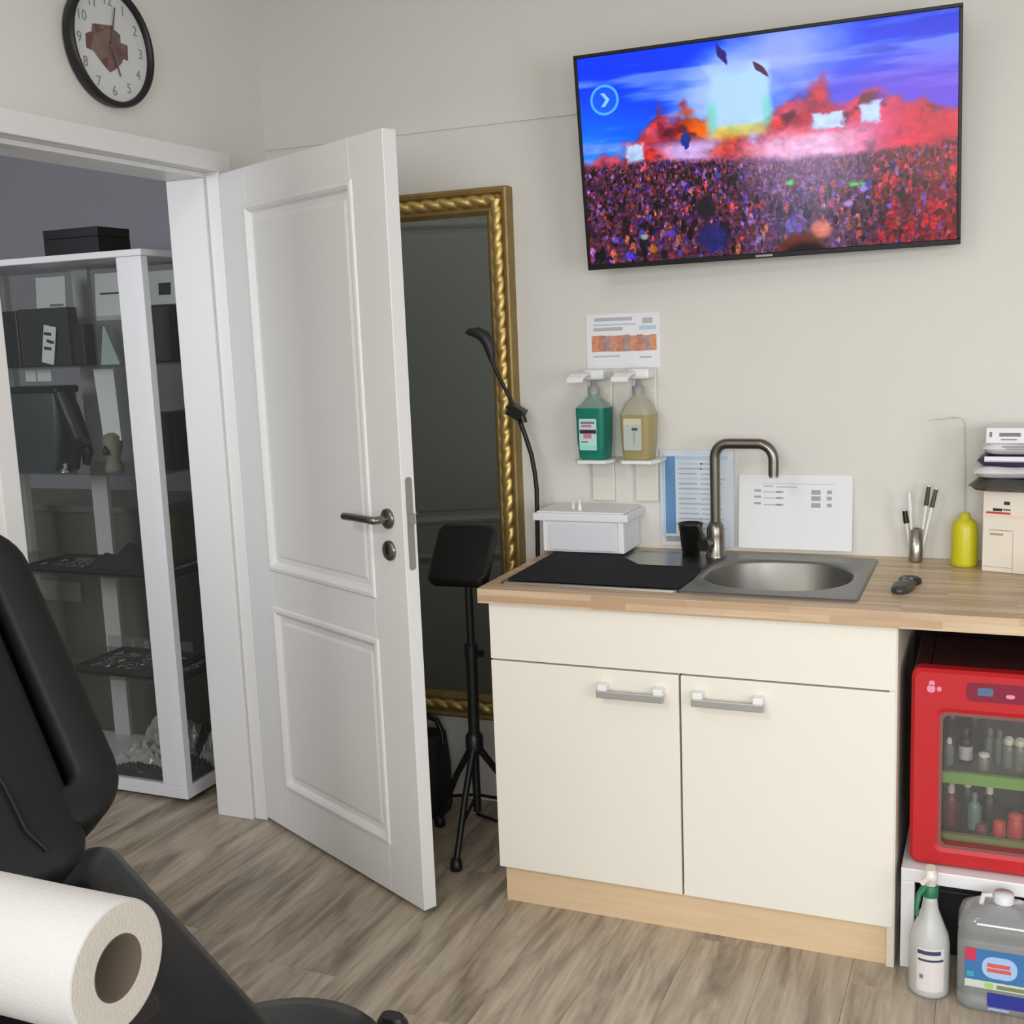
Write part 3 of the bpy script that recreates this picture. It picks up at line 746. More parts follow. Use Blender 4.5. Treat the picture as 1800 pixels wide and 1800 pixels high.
# ---- sink
sk = thing('kitchen_sink', (1.45, -0.30, 0.70), 'stainless steel inset sink with oval bowl and drainer under the black mat', 'sink')
b = B()
zr = 0.8655
def rr3(x0, x1, y0, y1, r, z, n=8): return [(x_, y_, z) for x_, y_ in rrect(x0, x1, y0, y1, r, n)]
# plate ring around the bowl: outer loop resampled to the same count
inner = rrect(1.490, 1.862, -0.487, -0.133, 0.150, 8)
outer = rrect(1.478, 1.896, -0.552, -0.062, 0.012, 8)
b.loft([[(x_, y_, 0.8605) for x_, y_ in rrect(1.474, 1.900, -0.556, -0.058, 0.014, 8)], [(x_, y_, zr) for x_, y_ in outer], [(x_, y_, zr) for x_, y_ in rrect(1.484, 1.890, -0.546, -0.068, 0.012, 8)], [(x_, y_, zr-0.002) for x_, y_ in rrect(1.487, 1.880, -0.5, -0.12, 0.06, 8)], [(x_, y_, zr-0.002) for x_, y_ in inner],
        rr3(1.494, 1.858, -0.483, -0.137, 0.146, zr-0.010), rr3(1.500, 1.852, -0.476, -0.144, 0.140, 0.755), rr3(1.530, 1.822, -0.446, -0.174, 0.110, 0.728), rr3(1.62, 1.73, -0.33, -0.29, 0.018, 0.725)], 0, True, False, True)
b.build('bowl', mat('satin_bowl_steel', (138, 137, 133), 0.42, metal=1.0, bump=0.03, bscale=80), sk)
b = B()
b.loft([rr3(1.004, 1.476, -0.556, -0.058, 0.014, 0.8605), rr3(1.008, 1.476, -0.552, -0.062, 0.012, zr), rr3(1.018, 1.474, -0.540, -0.074, 0.012, zr), rr3(1.024, 1.470, -0.532, -0.082, 0.010, zr-0.003)], 0, False, False, True)
b.build('drainer', 'steel', sk)
b = B(); b.lathe([(0.0, 0.726), (0.034, 0.7265), (0.036, 0.729), (0.028, 0.7275)], (1.675, -0.31, 0), 24); b.build('drain', 'steeld', sk); b = B(); b.lathe([(0.011, 0), (0.012, 0.004), (0, 0.004)], n=16, T=frame((1.832, -0.22, 0.82), (0, 1, 0), (0, 0, 1), (-1, 0, 0))); b.build('overflow', 'steeld', sk)
# ---- tap
tp = thing('kitchen_tap', (1.470, -0.118, 0.866), 'brushed nickel mixer tap with square arched spout behind the bowl', 'tap')
cx, cy = 1.4715, -0.118
b = B(); b.lathe([(0.028, 0), (0.028, 0.006), (0.0255, 0.010), (0.0245, 0.062), (0.0235, 0.085), (0.016, 0.100), (0.0, 0.100)], (cx, cy, 0.8638), 28); b.build('tap_body', 'steeld', tp)
b = B()
pts = [(cx, cy, 0.95), (cx, cy, 1.140)]
for k in range(1, 8):
    a = PI/2*k/8; pts.append((cx+0.036*(1-math.cos(a)), cy-0.003*(1-math.cos(a)), 1.140+0.040*math.sin(a)))
pts += [(cx+0.040, cy-0.004, 1.180), (cx+0.122, cy-0.010, 1.180)]
for k in range(1, 9):
    a = PI/2*k/8; pts.append((cx+0.122+0.040*math.sin(a), cy-0.012, 1.180-0.044*(1-math.cos(a))))
pts += [(cx+0.162, cy-0.013, 1.095)]
b.tube(pts, 0.0142, 18); b.build('spout', 'steeld', tp)
b = B(); b.tube([(cx+0.162, cy-0.013, 1.098), (cx+0.162, cy-0.013, 1.090)], 0.0125, 18); b.build('aerator', 'steel', tp)
b = B(); b.tube([(cx-0.012, cy-0.012, 0.905), (cx-0.026, cy-0.042, 0.905)], 0.019, 20); b.tube([(cx-0.020, cy-0.036, 0.915), (cx-0.034, cy-0.060, 0.962)], [0.006, 0.0045], 10); b.build('lever', 'steeld', tp)
# ---- black mat
b = B()
pl_ = [(1.020, -0.534), (1.474, -0.534), (1.482, -0.42), (1.474, -0.30), (1.462, -0.288), (1.30, -0.288), (1.21, -0.175), (1.015, -0.165), (1.012, -0.17)]
b.prism(pl_, 0.8662, 0.8702); b.build('drying_mat', 'mat', bevel=0.001, label='black rubber drying mat on the steel drainer in front of the white box', cat='mat')
# ---- cup
cp = thing('cup', (1.392, -0.083, 0.863), None, None)
tag(cp, 'small black tapered plastic cup on the drainer left of the tap', 'cup')
b = B(); b.lathe([(0.0, 0.002), (0.024, 0.002), (0.0245, 0.0), (0.0335, 0.083), (0.0355, 0.084), (0.0355, 0.088), (0.0325, 0.088), (0.030, 0.060), (0.023, 0.006), (0.0, 0.006)], (1.392, -0.083, 0.8632), 28); b.build('cup_body', 'black', cp)
# ---- white drawer box with overhanging lid
bx1 = thing('drawer_box', (1.095, -0.10, 0.870), 'white plastic drawer box with overhanging lid standing on the drainer', 'box')
b = B(); b.box(0.978, 1.222, -0.165, -0.012, 0.8703, 0.962); b.build('body', 'plastic', bx1, 0.004)
b = B(); b.box(0.950, 1.236, -0.178, -0.008, 0.962, 0.984); b.box(0.962, 1.224, -0.176, -0.010, 0.984, 0.990); b.build('lid', 'plastic', bx1, 0.004)
b = B(); b.box(0.996, 1.196, -0.170, -0.165, 0.876, 0.952); b.build('drawer', mat('drawer_grey', (212, 216, 222), 0.4), bx1, 0.003)
b = B(); b.box(0.978, 0.990, -0.172, -0.165, 0.872, 0.962); b.build('corner_post', 'plastic', bx1, 0.003); b = B(); b.box(1.204, 1.222, -0.172, -0.165, 0.872, 0.962); b.build('corner_post', 'plastic', bx1, 0.003)
for (xx, yy, hh, lab) in ((1.058, -0.125, 0.026, 'left tiny clear plastic ampoule on the white box lid'), (1.086, -0.150, 0.034, 'right tiny clear plastic ampoule on the white box lid, nearer the front')):
    b = B(); b.lathe([(0.006, 0), (0.006, hh*0.4), (0.0035, hh*0.6), (0.003, hh), (0, hh)], (xx, yy, 0.9902), 12); b.build('ampoule', 'plastic', label=lab, cat='ampoule')

# ================================================================== RIGHT END OF THE WORKTOP
# ---- tool holder
hd = thing('tool_holder', (1.992, -0.055, 0.8602), 'narrow steel beaker on the worktop by the wall holding slim tools', 'holder')
b = B(); b.lathe([(0.0, 0.001), (0.0165, 0.0), (0.018, 0.004), (0.018, 0.088), (0.0165, 0.088), (0.016, 0.006), (0.0, 0.006)], (1.992, -0.055, 0.8603), 24); b.build('beaker', 'steel', hd)
tools = [((1.986, -0.060), (1.974, -0.070), 1.050, 0.0034, 'plastic', 'straight white tool', 'slim white pen in the steel beaker, leftmost'),
         ((1.999, -0.052), (2.022, -0.050), 1.066, 0.0036, mat('olive_tip', (60, 66, 44), 0.5), 'x', 'white pen with dark olive tip in the steel beaker, upright one'),
         ((2.002, -0.050), (2.040, -0.042), 1.058, 0.0036, mat('olive_tip2', (74, 78, 52), 0.5), 'x', 'white pen with dark olive tip in the steel beaker, leaning furthest right'),
         ((1.982, -0.050), (1.962, -0.055), 1.000, 0.0045, 'black', 'x', 'short white stick with black end in the steel beaker, leaning left')]
for (a, c, zt_, r, m2, _, lab) in tools:
    d = thing('pen', (a[0], a[1], 0.868), lab, 'pen')
    z0 = 0.868
    def lerp(t): return (a[0]+(c[0]-a[0])*t, a[1]+(c[1]-a[1])*t, z0+(zt_-z0)*t)
    b = B(); b.tube([lerp(0), lerp(0.05), lerp(1)], [r*.8, r, r*1.25], 10); b.build('barrel', mat('pen_white', (224, 224, 214), 0.4), d)
    b = B(); b.tube([lerp(0.72), lerp(0.97)], [r*1.75, r*1.4], 10); b.build('grip', m2 if _ != 'straight white tool' else 'plastic', d)
# ---- wash bottle
wb = thing('wash_bottle', (2.112, -0.080, 0.8602), 'yellow squeeze wash bottle with long thin bent clear nozzle', 'bottle')
b = B(); b.lathe([(0.029, 0), (0.0325, 0.003), (0.033, 0.010), (0.032, 0.096), (0.029, 0.112), (0.020, 0.121), (0.014, 0.124), (0.013, 0.136), (0.0, 0.138)], (2.112, -0.080, 0.8603), 28)
b.build('bottle_body', mat('yellow_squeeze', (208, 202, 36), 0.35, trans=0.1, vary=0.03), wb)
b = B(); b.tube([(2.112, -0.080, 0.990), (2.111, -0.080, 1.10), (2.107, -0.080, 1.225), (2.100, -0.080, 1.240), (2.085, -0.080, 1.243), (2.020, -0.085, 1.236)], [0.004, 0.0032, 0.0028, 0.0028, 0.0026, 0.0018], 10)
b.build('nozzle', 'clear', wb)
# ---- glove box (cardboard carton)
gb = thing('glove_carton', (2.225, -0.11, 0.8602), 'white cardboard carton with red and black print right of the yellow bottle', 'box')
TG = Matrix.Translation((2.155, -0.140, 0.8604)) @ rotm('Z', -0.28)
b = B(TG); b.box(0.0, 0.16, 0.0, 0.10, 0, 0.205); b.build('carton', mat('carton_white', (226, 218, 204), 0.6), gb, 0.002)
b = B(TG); TT = frame((0, 0, 0), (1, 0, 0), (0, 0, 1), (0, -1, 0))
b.box(0.008, 0.066, 0.148, 0.153, 0, 0.0006, 0, TT)
b.box(0.024, 0.046, 0.155, 0.162, 0, 0.0006, 1, TT); b.box(0.048, 0.066, 0.158, 0.161, 0, 0.0006, 1, TT)
b.box(0.050, 0.064, 0.172, 0.180, 0, 0.0006, 1, TT)
b.box(0.018, 0.050, 0.094, 0.099, 0, 0.0006, 2, TT); b.box(0.016, 0.07, 0.106, 0.108, 0, 0.0006, 2, TT)
b.box(0.0, 0.16, 0.138, 0.147, 0, 0.0005, 3, TT)
b.box(0.0, 0.072, 0.012, 0.014, 0, 0.0008, 4, TT); b.box(0.073, 0.0745, 0.0, 0.11, 0, 0.0008, 4, TT)
b.build('print', [mat('print_red', (176, 66, 58), 0.6), 'inkd', mat('print_taupe', (160, 150, 132), 0.6), mat('print_rose', (232, 206, 192), 0.6), mat('carton_crease', (190, 180, 164), 0.6)], gb)
# ---- packs piled on the carton
zz = 1.0665
def soft_pack(name, label, x0, x1, y0, y1, z0, z1, mats_, yaw, wav, strips):
    d = thing(name, ((x0+x1)/2, (y0+y1)/2, z0), label, 'pack', 'packs piled on the carton')
    Tp = Matrix.Translation(((x0+x1)/2, (y0+y1)/2, z0)) @ rotm('Z', yaw)
    hw, hd2, hh = (x1-x0)/2, (y1-y0)/2, (z1-z0)
    nx, ny = 14, 10
    b = B(Tp)
    top, bot = [], []
    for j in range(ny+1):
        for i_ in range(nx+1):
            u, v = 2*i_/nx-1, 2*j/ny-1
            e = (1-abs(u)**6)**0.5*(1-abs(v)**6)**0.5 if abs(u) < 1 and abs(v) < 1 else 0
            wv = wav*math.sin(u*5+v*3+yaw*9)
            top.append((u*hw, v*hd2, hh*0.5+hh*0.48*e+wv*e)); bot.append((u*hw, v*hd2, hh*0.5-hh*0.5*e))
    n_ = (nx+1)
    fs = [(j*n_+i_, j*n_+i_+1, (j+1)*n_+i_+1, (j+1)*n_+i_) for j in range(ny) for i_ in range(nx)]
    b.add(top, fs, 0, True); b.add(bot, [tuple(reversed(f)) for f in fs], 0, True)
    b.build('pouch', mats_[0], d)
    if strips:
        b = B(Tp)
        for (u0, u1, w0, w1, mi) in strips:
            b.box(-hw+2*hw*u0, -hw+2*hw*u1, -hd2*0.97-0.0015, -hd2*0.92, hh*w0, hh*w1, mi)
        b.build('print', mats_[1:], d)
    return d
foil = mat('dark_foil', (70, 68, 70), 0.3, vary=0.3, vscale=30)
navy = mat('navy_print', (34, 30, 78), 0.4)
wp = mat('white_pouch', (222, 221, 224), 0.4)
soft_pack('foil_pack', 'dark grey foil pack at the bottom of the pile on the carton', 2.128, 2.330, -0.20, -0.05, zz, zz+0.034, [foil, navy], -0.12, 0.002, [(0.62, 0.98, 0.25, 0.9, 0)])
soft_pack('white_pack', 'white pack with navy corner, second from the bottom of the pile', 2.128, 2.320, -0.195, -0.05, zz+0.034, zz+0.064, [wp, navy], 0.06, 0.002, [(0.70, 0.98, 0.1, 0.8, 0)])
soft_pack('navy_pack', 'navy blue pack third from the bottom of the pile', 2.142, 2.320, -0.19, -0.055, zz+0.062, zz+0.094, [navy, wp], -0.06, 0.001, [(0.10, 0.65, 0.45, 0.85, 0)])
soft_pack('white_pack', 'white printed pack second from the top of the pile', 2.150, 2.322, -0.19, -0.055, zz+0.092, zz+0.124, [wp, 'ink'], 0.03, 0.002, [(0.30, 0.62, 0.45, 0.55, 0), (0.25, 0.6, 0.65, 0.7, 0)])
d = thing('flat_carton', (2.235, -0.12, zz+0.123), 'flat white carton with grey lettering on top of the pile', 'box', 'packs piled on the carton')
Tp = Matrix.Translation((2.158, -0.185, zz+0.1215)) @ rotm('Z', -0.04)
b = B(Tp); b.box(0, 0.16, 0, 0.12, 0, 0.038); b.build('carton', wp, d, 0.002)
b = B(Tp); TT = frame((0, 0, 0), (1, 0, 0), (0, 0, 1), (0, -1, 0))
b.box(0.030, 0.078, 0.017, 0.026, 0, 0.0006, 0, TT); b.box(0.008, 0.014, 0.016, 0.028, 0, 0.0006, 0, TT); b.box(0.034, 0.07, 0.008, 0.011, 0, 0.0006, 0, TT)
b.build('print', ['ink'], d)
# ---- remote control
rc = thing('remote_control', (1.988, -0.385, 0.8602), 'small dark oval remote control lying on the worktop right of the sink', 'remote')
Tc = Matrix.Translation((1.988, -0.385, 0.8603)) @ rotm('Z', -0.14)
def ell(cx_, cy_, rx, ry, z, n=24, p_=2.4):
    o_ = []
    for j in range(n):
        a = 2*PI*j/n; ca_, sa_ = math.cos(a), math.sin(a); k_ = (abs(ca_)**p_+abs(sa_)**p_)**(-1/p_)
        o_.append((cx_+rx*ca_*k_, cy_+ry*sa_*k_, z))
    return o_
b = B(Tc); b.loft([ell(0, -0.01, 0.021, 0.058, 0), ell(0, -0.01, 0.024, 0.062, 0.006), ell(0, -0.01, 0.021, 0.058, 0.015), ell(0, -0.01, 0.012, 0.045, 0.018)]); b.build('case', mat('remote_dark', (52, 50, 50), 0.4), rc)
b = B(Tc); b.loft([ell(0, 0.062, 0.026, 0.024, 0.001), ell(0, 0.062, 0.027, 0.025, 0.010), ell(0, 0.062, 0.020, 0.018, 0.016)]); b.build('head', 'black', rc)
b = B(Tc)
MT['btn'] = mat('button_grey', (120, 116, 112), 0.4)
for (ax_, ay_) in ((-0.008, 0.033), (0.008, 0.033), (0, 0.0)):
    b = B(Tc); b.lathe([(0.0055, 0.0), (0.005, 0.0205), (0, 0.0205)], (ax_, ay_, 0), 14); b.build('button', 'btn', rc)
# ---- cream pot at the frame edge
b = B(); b.lathe([(0.030, 0), (0.035, 0.004), (0.037, 0.07), (0.034, 0.074), (0.030, 0.072), (0.027, 0.01), (0, 0.01)], (2.287, -0.44, 0.8603), 26)
b.build('pot', mat('cream_pot', (206, 196, 164), 0.5), label='cream pot standing near the worktop edge at the far right', cat='pot')

# ================================================================== UNDER THE WORKTOP, RIGHT
B().box(1.9935, 2.6795, -0.045, -0.022, 0.0, 0.821).build('niche_shade_panel', mat('niche_shade_brown', (30, 18, 18), 0.8), label='added dark panel standing in for shade behind the red fridge', cat='panel')  # dark sheet added in place of the shade inside the niche
tb = thing('side_table', (2.28, -0.32, 0), 'low white square table carrying the red mini fridge', 'table')
b = B(); b.box(2.004, 2.555, -0.585, -0.06, 0.214, 0.246); b.build('table_top', 'white', tb, 0.002)
for (lx_, ly_) in ((2.004, -0.585), (2.525, -0.585), (2.004, -0.09), (2.525, -0.09)):
    B().box(lx_, lx_+0.030, ly_, ly_+0.030, 0.0, 0.214).build('leg', 'white', tb, 0.002)
fr = thing('mini_fridge', (2.24, -0.34, 0.2462), 'bright red countertop mini fridge with glass door on the low white table', 'fridge')
fx0, fx1, fy0, fy1, fz0, fz1 = 2.022, 2.462, -0.520, -0.250, 0.2464, 0.715
t_ = 0.035
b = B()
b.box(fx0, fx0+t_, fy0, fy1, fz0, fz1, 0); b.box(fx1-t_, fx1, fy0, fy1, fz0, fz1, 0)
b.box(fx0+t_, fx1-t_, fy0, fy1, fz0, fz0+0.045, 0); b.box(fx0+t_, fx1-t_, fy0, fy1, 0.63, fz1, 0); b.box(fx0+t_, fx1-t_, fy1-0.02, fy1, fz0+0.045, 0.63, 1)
b.build('housing', [mat('shaded_red', (58, 12, 16), 0.6), 'inside'], fr, 0.006)  # red housing darkened to paint in the shade below the worktop
# door frame with rounded window
b = B()
out = rrect(fx0-0.003, fx1+0.003, fz0+0.004, fz1+0.003, 0.022, 6); inn = rrect(2.084, 2.400, 0.300, 0.616, 0.014, 6)
mid = rrect(2.070, 2.414, 0.286, 0.630, 0.020, 6)
def xz(pl, y): return [(x_, y, z_) for x_, z_ in pl]
o2 = rrect(fx0+0.005, fx1-0.005, fz0+0.012, fz1-0.005, 0.018, 6)
b.loft([xz(out, -0.521), xz(out, -0.553), xz(o2, -0.561), xz(mid, -0.561), xz(inn, -0.556), xz(inn, -0.521)], 0, False, False, False)
b.loft([xz(inn, -0.521), xz(out, -0.521)], 0, False, False, False)
dr_ = b.build('fridge_door', 'red', fr)
b = B(); b.loft([xz(rrect(2.080, 2.404, 0.296, 0.620, 0.016, 6), -0.5575), xz(rrect(2.088, 2.396, 0.304, 0.612, 0.014, 6), -0.5575)], 0, False, False, False); b.build('window_gasket', mat('gasket', (120, 80, 76), 0.5), dr_)
B().box(2.085, 2.399, -0.545, -0.541, 0.301, 0.615).build('door_glass', 'glass', dr_)
Tf = backwall((0, -0.561, 0))
b = B(Tf); b.prism(rrect(2.135, 2.330, 0.652, 0.694, 0.012), 0, 0.002, 0)
b.build('control_panel', mat('panel_dark_red', (126, 26, 52), 0.3), dr_)
b = B(Tf); b.prism(rrect(2.158, 2.190, 0.666, 0.684, 0.003), 0.002, 0.003, 0); b.build('display', mat('display_glow', (60, 70, 96), 0.3, emit=(90, 120, 150), estr=0.5), dr_)
b = B(Tf)
b.prism(rrect(2.052, 2.070, 0.664, 0.682, 0.008), 0, 0.002, 0); b.prism(rrect(2.056, 2.069, 0.680, 0.692, 0.006), 0, 0.002, 0); b.prism(rrect(2.073, 2.083, 0.668, 0.679, 0.005), 0, 0.002, 0)
MT['pinkb'] = mat('pink_badge', (226, 138, 168), 0.4)
b.build('badge', 'pinkb', dr_, kind='stuff')
b = B(Tf); b.prism(rrect(2.216, 2.234, 0.664, 0.673, 0.0045), 0.002, 0.003, 0); b.build('power_button', 'pinkb', dr_)
b = B(); b.box(fx0+t_, fx1-t_, -0.50, fy1-0.02, 0.447, 0.451, 1); b.box(fx0+t_, fx1-t_, -0.515, -0.50, 0.436, 0.462, 0)
b.build('shelf', [mat('shelf_green', (116, 160, 66), 0.4), 'clear'], fr)
b = B(); b.box(fx0+t_, fx1-t_, -0.515, -0.50, 0.292, 0.312, 0); b.build('door_bin', mat('olive_edge', (120, 128, 62), 0.4), fr)
area('fridge_inner_light', (2.24, -0.30, 0.622), 0.25, 0.35, (0.95, 1.0, 0.95), (0, 0, 0), 0.10)
def small_bottle(x_, y_, z_, r, h, body, cap, label, cat='bottle', capr=0.55, lab=None):
    d = thing('ink_bottle', (x_, y_, z_), label, cat, 'bottles in the red fridge')
    b = B(); b.lathe([(r*0.9, 0), (r, 0.003), (r, h*0.60), (r*0.85, h*0.70), (r*capr*0.8, h*0.76), (r*capr*0.8, h*0.80)], (x_, y_, z_), 16); b.build('body', body, d)
    b = B(); b.lathe([(r*capr, h*0.78), (r*capr, h*0.92), (r*capr*0.6, h), (0, h)], (x_, y_, z_), 14); b.build('cap', cap, d)
    if lab:
        b = B(); b.lathe([(r*1.015, h*0.12), (r*1.015, h*0.50)], (x_, y_, z_), 16); b.build('paper_label', lab, d)
    return d
whitec = mat('cap_white', (214, 208, 196), 0.4); dkb = mat('bottle_dark', (34, 26, 30), 0.3); redb = mat('bottle_red', (110, 34, 34), 0.3); clb = mat('bottle_clear', (136, 138, 134), 0.2, trans=0.3); grb = mat('bottle_greenish', (120, 150, 134), 0.25, trans=0.3)
lw = mat('bottle_label_white', (200, 192, 188), 0.5); redc = mat('cup_red', (190, 60, 46), 0.4)
s1z, s0z = 0.4515, 0.2918
small_bottle(2.098, -0.46, s1z+0.01, 0.012, 0.065, clb, whitec, 'little bottle with round white cap, upper shelf far left')
small_bottle(2.134, -0.44, s1z+0.01, 0.015, 0.085, dkb, dkb, 'brown bottle with white paper label on the upper shelf', lab=lw)
small_bottle(2.100, -0.36, s1z+0.01, 0.020, 0.135, dkb, dkb, 'tall dark bottle at the back left of the upper shelf', capr=0.7)
small_bottle(2.150, -0.36, s1z+0.01, 0.024, 0.140, dkb, dkb, 'tallest black bottle behind the labelled one on the upper shelf', capr=0.8)
small_bottle(2.174, -0.475, s1z+0.01, 0.013, 0.042, clb, whitec, 'short clear jar at the front of the upper shelf', capr=0.95)
small_bottle(2.186, -0.40, s1z+0.01, 0.012, 0.075, clb, clb, 'slim clear bottle behind the short jar on the upper shelf')
small_bottle(2.206, -0.42, s1z+0.01, 0.012, 0.080, clb, clb, 'slim clear bottle next to the whitest cap on the upper shelf')
small_bottle(2.226, -0.44, s1z+0.01, 0.015, 0.072, clb, whitec, 'bottle with the largest white cap near the right of the upper shelf', capr=0.8)
small_bottle(2.250, -0.45, s1z+0.01, 0.015, 0.075, clb, whitec, 'white capped bottle at the right edge of the upper shelf', capr=0.8)
small_bottle(2.104, -0.44, s0z+0.01, 0.015, 0.105, redb, lw, 'dark red bottle with pale cap, lower shelf far left')
small_bottle(2.140, -0.42, s0z+0.01, 0.015, 0.120, dkb, whitec, 'dark bottle with tall pale cap on the lower shelf')
small_bottle(2.156, -0.465, s0z+0.02, 0.015, 0.090, grb, grb, 'pale green drop shaped bottle at the front of the lower shelf', capr=0.45)
small_bottle(2.188, -0.44, s0z+0.01, 0.016, 0.115, dkb, whitec, 'bottle with dark shoulder and white tip on the lower shelf', capr=0.5)
small_bottle(2.210, -0.47, s0z+0.01, 0.015, 0.040, redc, redc, 'small red cup at the front of the lower shelf, left one', 'cup', 0.95)
small_bottle(2.245, -0.47, s0z+0.01, 0.018, 0.062, redc, redc, 'larger red cup at the front right of the lower shelf', 'cup', 0.95)
small_bottle(2.172, -0.475, s0z+0.01, 0.014, 0.030, redb, redb, 'lowest dark red cup between the green bottle and the red cups', 'cup', 0.95)
ct = thing('shade_filler', (2.29, -0.30, 0), 'added black crate pushed under the low white table', 'filler')  # black box added in place of the shade under the table
b = B(); b.box(2.045, 2.50, -0.50, -0.10, 0.002, 0.165); b.build('body', mat('filler_black', (12, 12, 13), 0.6), ct, 0.006)
b = B(); b.box(2.038, 2.507, -0.507, -0.093, 0.165, 0.185); b.build('rim', mat('filler_rim', (14, 14, 15), 0.6), ct, 0.004)
# ---- spray bottle
sp = thing('spray_bottle', (2.072, -0.665, 0), 'white translucent spray bottle with green and white trigger on the floor', 'bottle')
b = B(); b.lathe([(0.034, 0), (0.042, 0.004), (0.0435, 0.012), (0.0435, 0.118), (0.040, 0.140), (0.030, 0.165), (0.0185, 0.196), (0.0155, 0.215), (0.0145, 0.232), (0.0, 0.232)], (2.072, -0.665, 0.0005), 32)
b.build('bottle_body', mat('milky_plastic', (208, 210, 208), 0.35, trans=0.25), sp)
b = B(); b.lathe([(0.0172, 0.228), (0.0172, 0.252), (0.013, 0.256), (0, 0.256)], (2.072, -0.665, 0), 20)
b.tube([(2.062, -0.672, 0.252), (2.050, -0.69, 0.240), (2.046, -0.70, 0.215), (2.047, -0.705, 0.195)], [0.008, 0.006, 0.005, 0.004], 10)
b.build('trigger', mat('spray_green', (30, 110, 70), 0.4), sp)
b = B(); b.loft([ell(2.072, -0.665, 0.013, 0.014, 0.255, 16), ell(2.074, -0.668, 0.014, 0.020, 0.272, 16), ell(2.074, -0.670, 0.014, 0.026, 0.286, 16), ell(2.072, -0.668, 0.010, 0.018, 0.295, 16)])
b.tube([(2.066, -0.690, 0.279), (2.058, -0.712, 0.278)], [0.008, 0.006], 12)
b.build('spray_head', mat('spray_white', (226, 222, 214), 0.4), sp)
b = B()
def arc_label(b, cx_, cy_, r, a0, a1, z0, z1, mi, n=10, t=0.0006):
    o_ = [(cx_+(r)*math.cos(a0+(a1-a0)*k_/n), cy_+(r)*math.sin(a0+(a1-a0)*k_/n)) for k_ in range(n+1)]
    i_ = [(cx_+(r-t)*math.cos(a0+(a1-a0)*k_/n), cy_+(r-t)*math.sin(a0+(a1-a0)*k_/n)) for k_ in range(n, -1, -1)]
    b.prism(o_+i_, z0, z1, mi, smooth=False)
arc_label(b, 2.072, -0.665, 0.0442, -2.15, -0.75, 0.020, 0.122, 0)
arc_label(b, 2.072, -0.665, 0.0448, -2.10, -0.95, 0.108, 0.117, 1); arc_label(b, 2.072, -0.665, 0.0448, -2.05, -0.80, 0.092, 0.097, 1)
arc_label(b, 2.072, -0.665, 0.0448, -1.98, -1.80, 0.050, 0.060, 2)
b.build('paper_label', [mat('label_soft', (214, 208, 208), 0.5), mat('label_navy_bar', (52, 66, 96), 0.5), 'ink'], sp)
# ---- water canister
cn = thing('water_canister', (2.225, -0.640, 0), 'large clear plastic canister with blue label and handle on the floor below the fridge', 'canister')
cxx, cyy = 2.222, -0.656
def rg(hw, hd_, z, r): return [(x_, y_, z) for x_, y_ in rrect(cxx-hw, cxx+hw, cyy-hd_, cyy+hd_, r, 6)]
b = B()
b.loft([rg(0.080, 0.055, 0.0008, 0.025), rg(0.090, 0.064, 0.010, 0.03), rg(0.091, 0.065, 0.030, 0.03), rg(0.087, 0.061, 0.036, 0.03), rg(0.091, 0.065, 0.045, 0.03), rg(0.091, 0.065, 0.160, 0.03), rg(0.087, 0.061, 0.166, 0.03), rg(0.091, 0.065, 0.172, 0.03), rg(0.088, 0.062, 0.182, 0.03), rg(0.091, 0.064, 0.185, 0.03), rg(0.084, 0.058, 0.208, 0.035), rg(0.060, 0.045, 0.222, 0.035), rg(0.020, 0.019, 0.230, 0.0185), rg(0.019, 0.018, 0.240, 0.0175)], 0, True)
b.build('bottle_body', 'clearc', cn)
b = B(); b.loft([rg(0.088, 0.060, 0.004, 0.03), rg(0.088, 0.062, 0.10, 0.03), rg(0.088, 0.062, 0.155, 0.03)], 0, True); b.build('water', glass_mat('water', (222, 226, 228), 0.06, 0.10), cn)
b = B(); b.lathe([(0.021, 0.234), (0.021, 0.254), (0, 0.255)], (cxx, cyy, 0), 22); b.tube([(cxx-0.045, cyy, 0.222), (cxx-0.040, cyy, 0.244), (cxx-0.022, cyy, 0.246)], 0.006, 10); b.build('cap', mat('cap_clear_white', (214, 216, 220), 0.4), cn)
Tn = backwall((2.222, cyy-0.0652, 0))
b = B(Tn)
def q_(x0, x1, y0, y1, mi, d=0.0006): b.box(x0, x1, y0, y1, 0, d, mi)
q_(-0.074, 0.085, 0.078, 0.150, 0); q_(-0.074, 0.085, 0.060, 0.077, 1)
q_(-0.074, -0.052, 0.122, 0.150, 2, 0.001); q_(-0.070, -0.056, 0.084, 0.096, 3, 0.001)
b.prism(rrect(-0.040, 0.030, 0.086, 0.136, 0.022), 0, 0.0012, 4); 
q_(-0.030, 0.016, 0.112, 0.121, 5, 0.0018); q_(-0.030, 0.018, 0.101, 0.109, 5, 0.0018)
b.prism(rrect(-0.034, -0.016, 0.062, 0.075, 0.006), 0, 0.0012, 6); q_(-0.010, 0.08, 0.063, 0.072, 7, 0.001)
q_(-0.028, 0.07, 0.020, 0.052, 8); q_(-0.026, 0.016, 0.012, 0.017, 9)
b.build('printed_label', [mat('can_blue', (58, 112, 168), 0.4), mat('can_pale', (196, 206, 196), 0.4), mat('can_red', (196, 52, 80), 0.4), mat('can_teal', (60, 160, 170), 0.4), mat('can_light', (160, 190, 228), 0.4), mat('can_word', (206, 92, 82), 0.4), mat('can_green', (160, 200, 110), 0.4), mat('can_olive', (120, 130, 90), 0.4), mat('can_navy', (38, 48, 140), 0.4), mat('can_lilac', (160, 170, 220), 0.4)], cn)

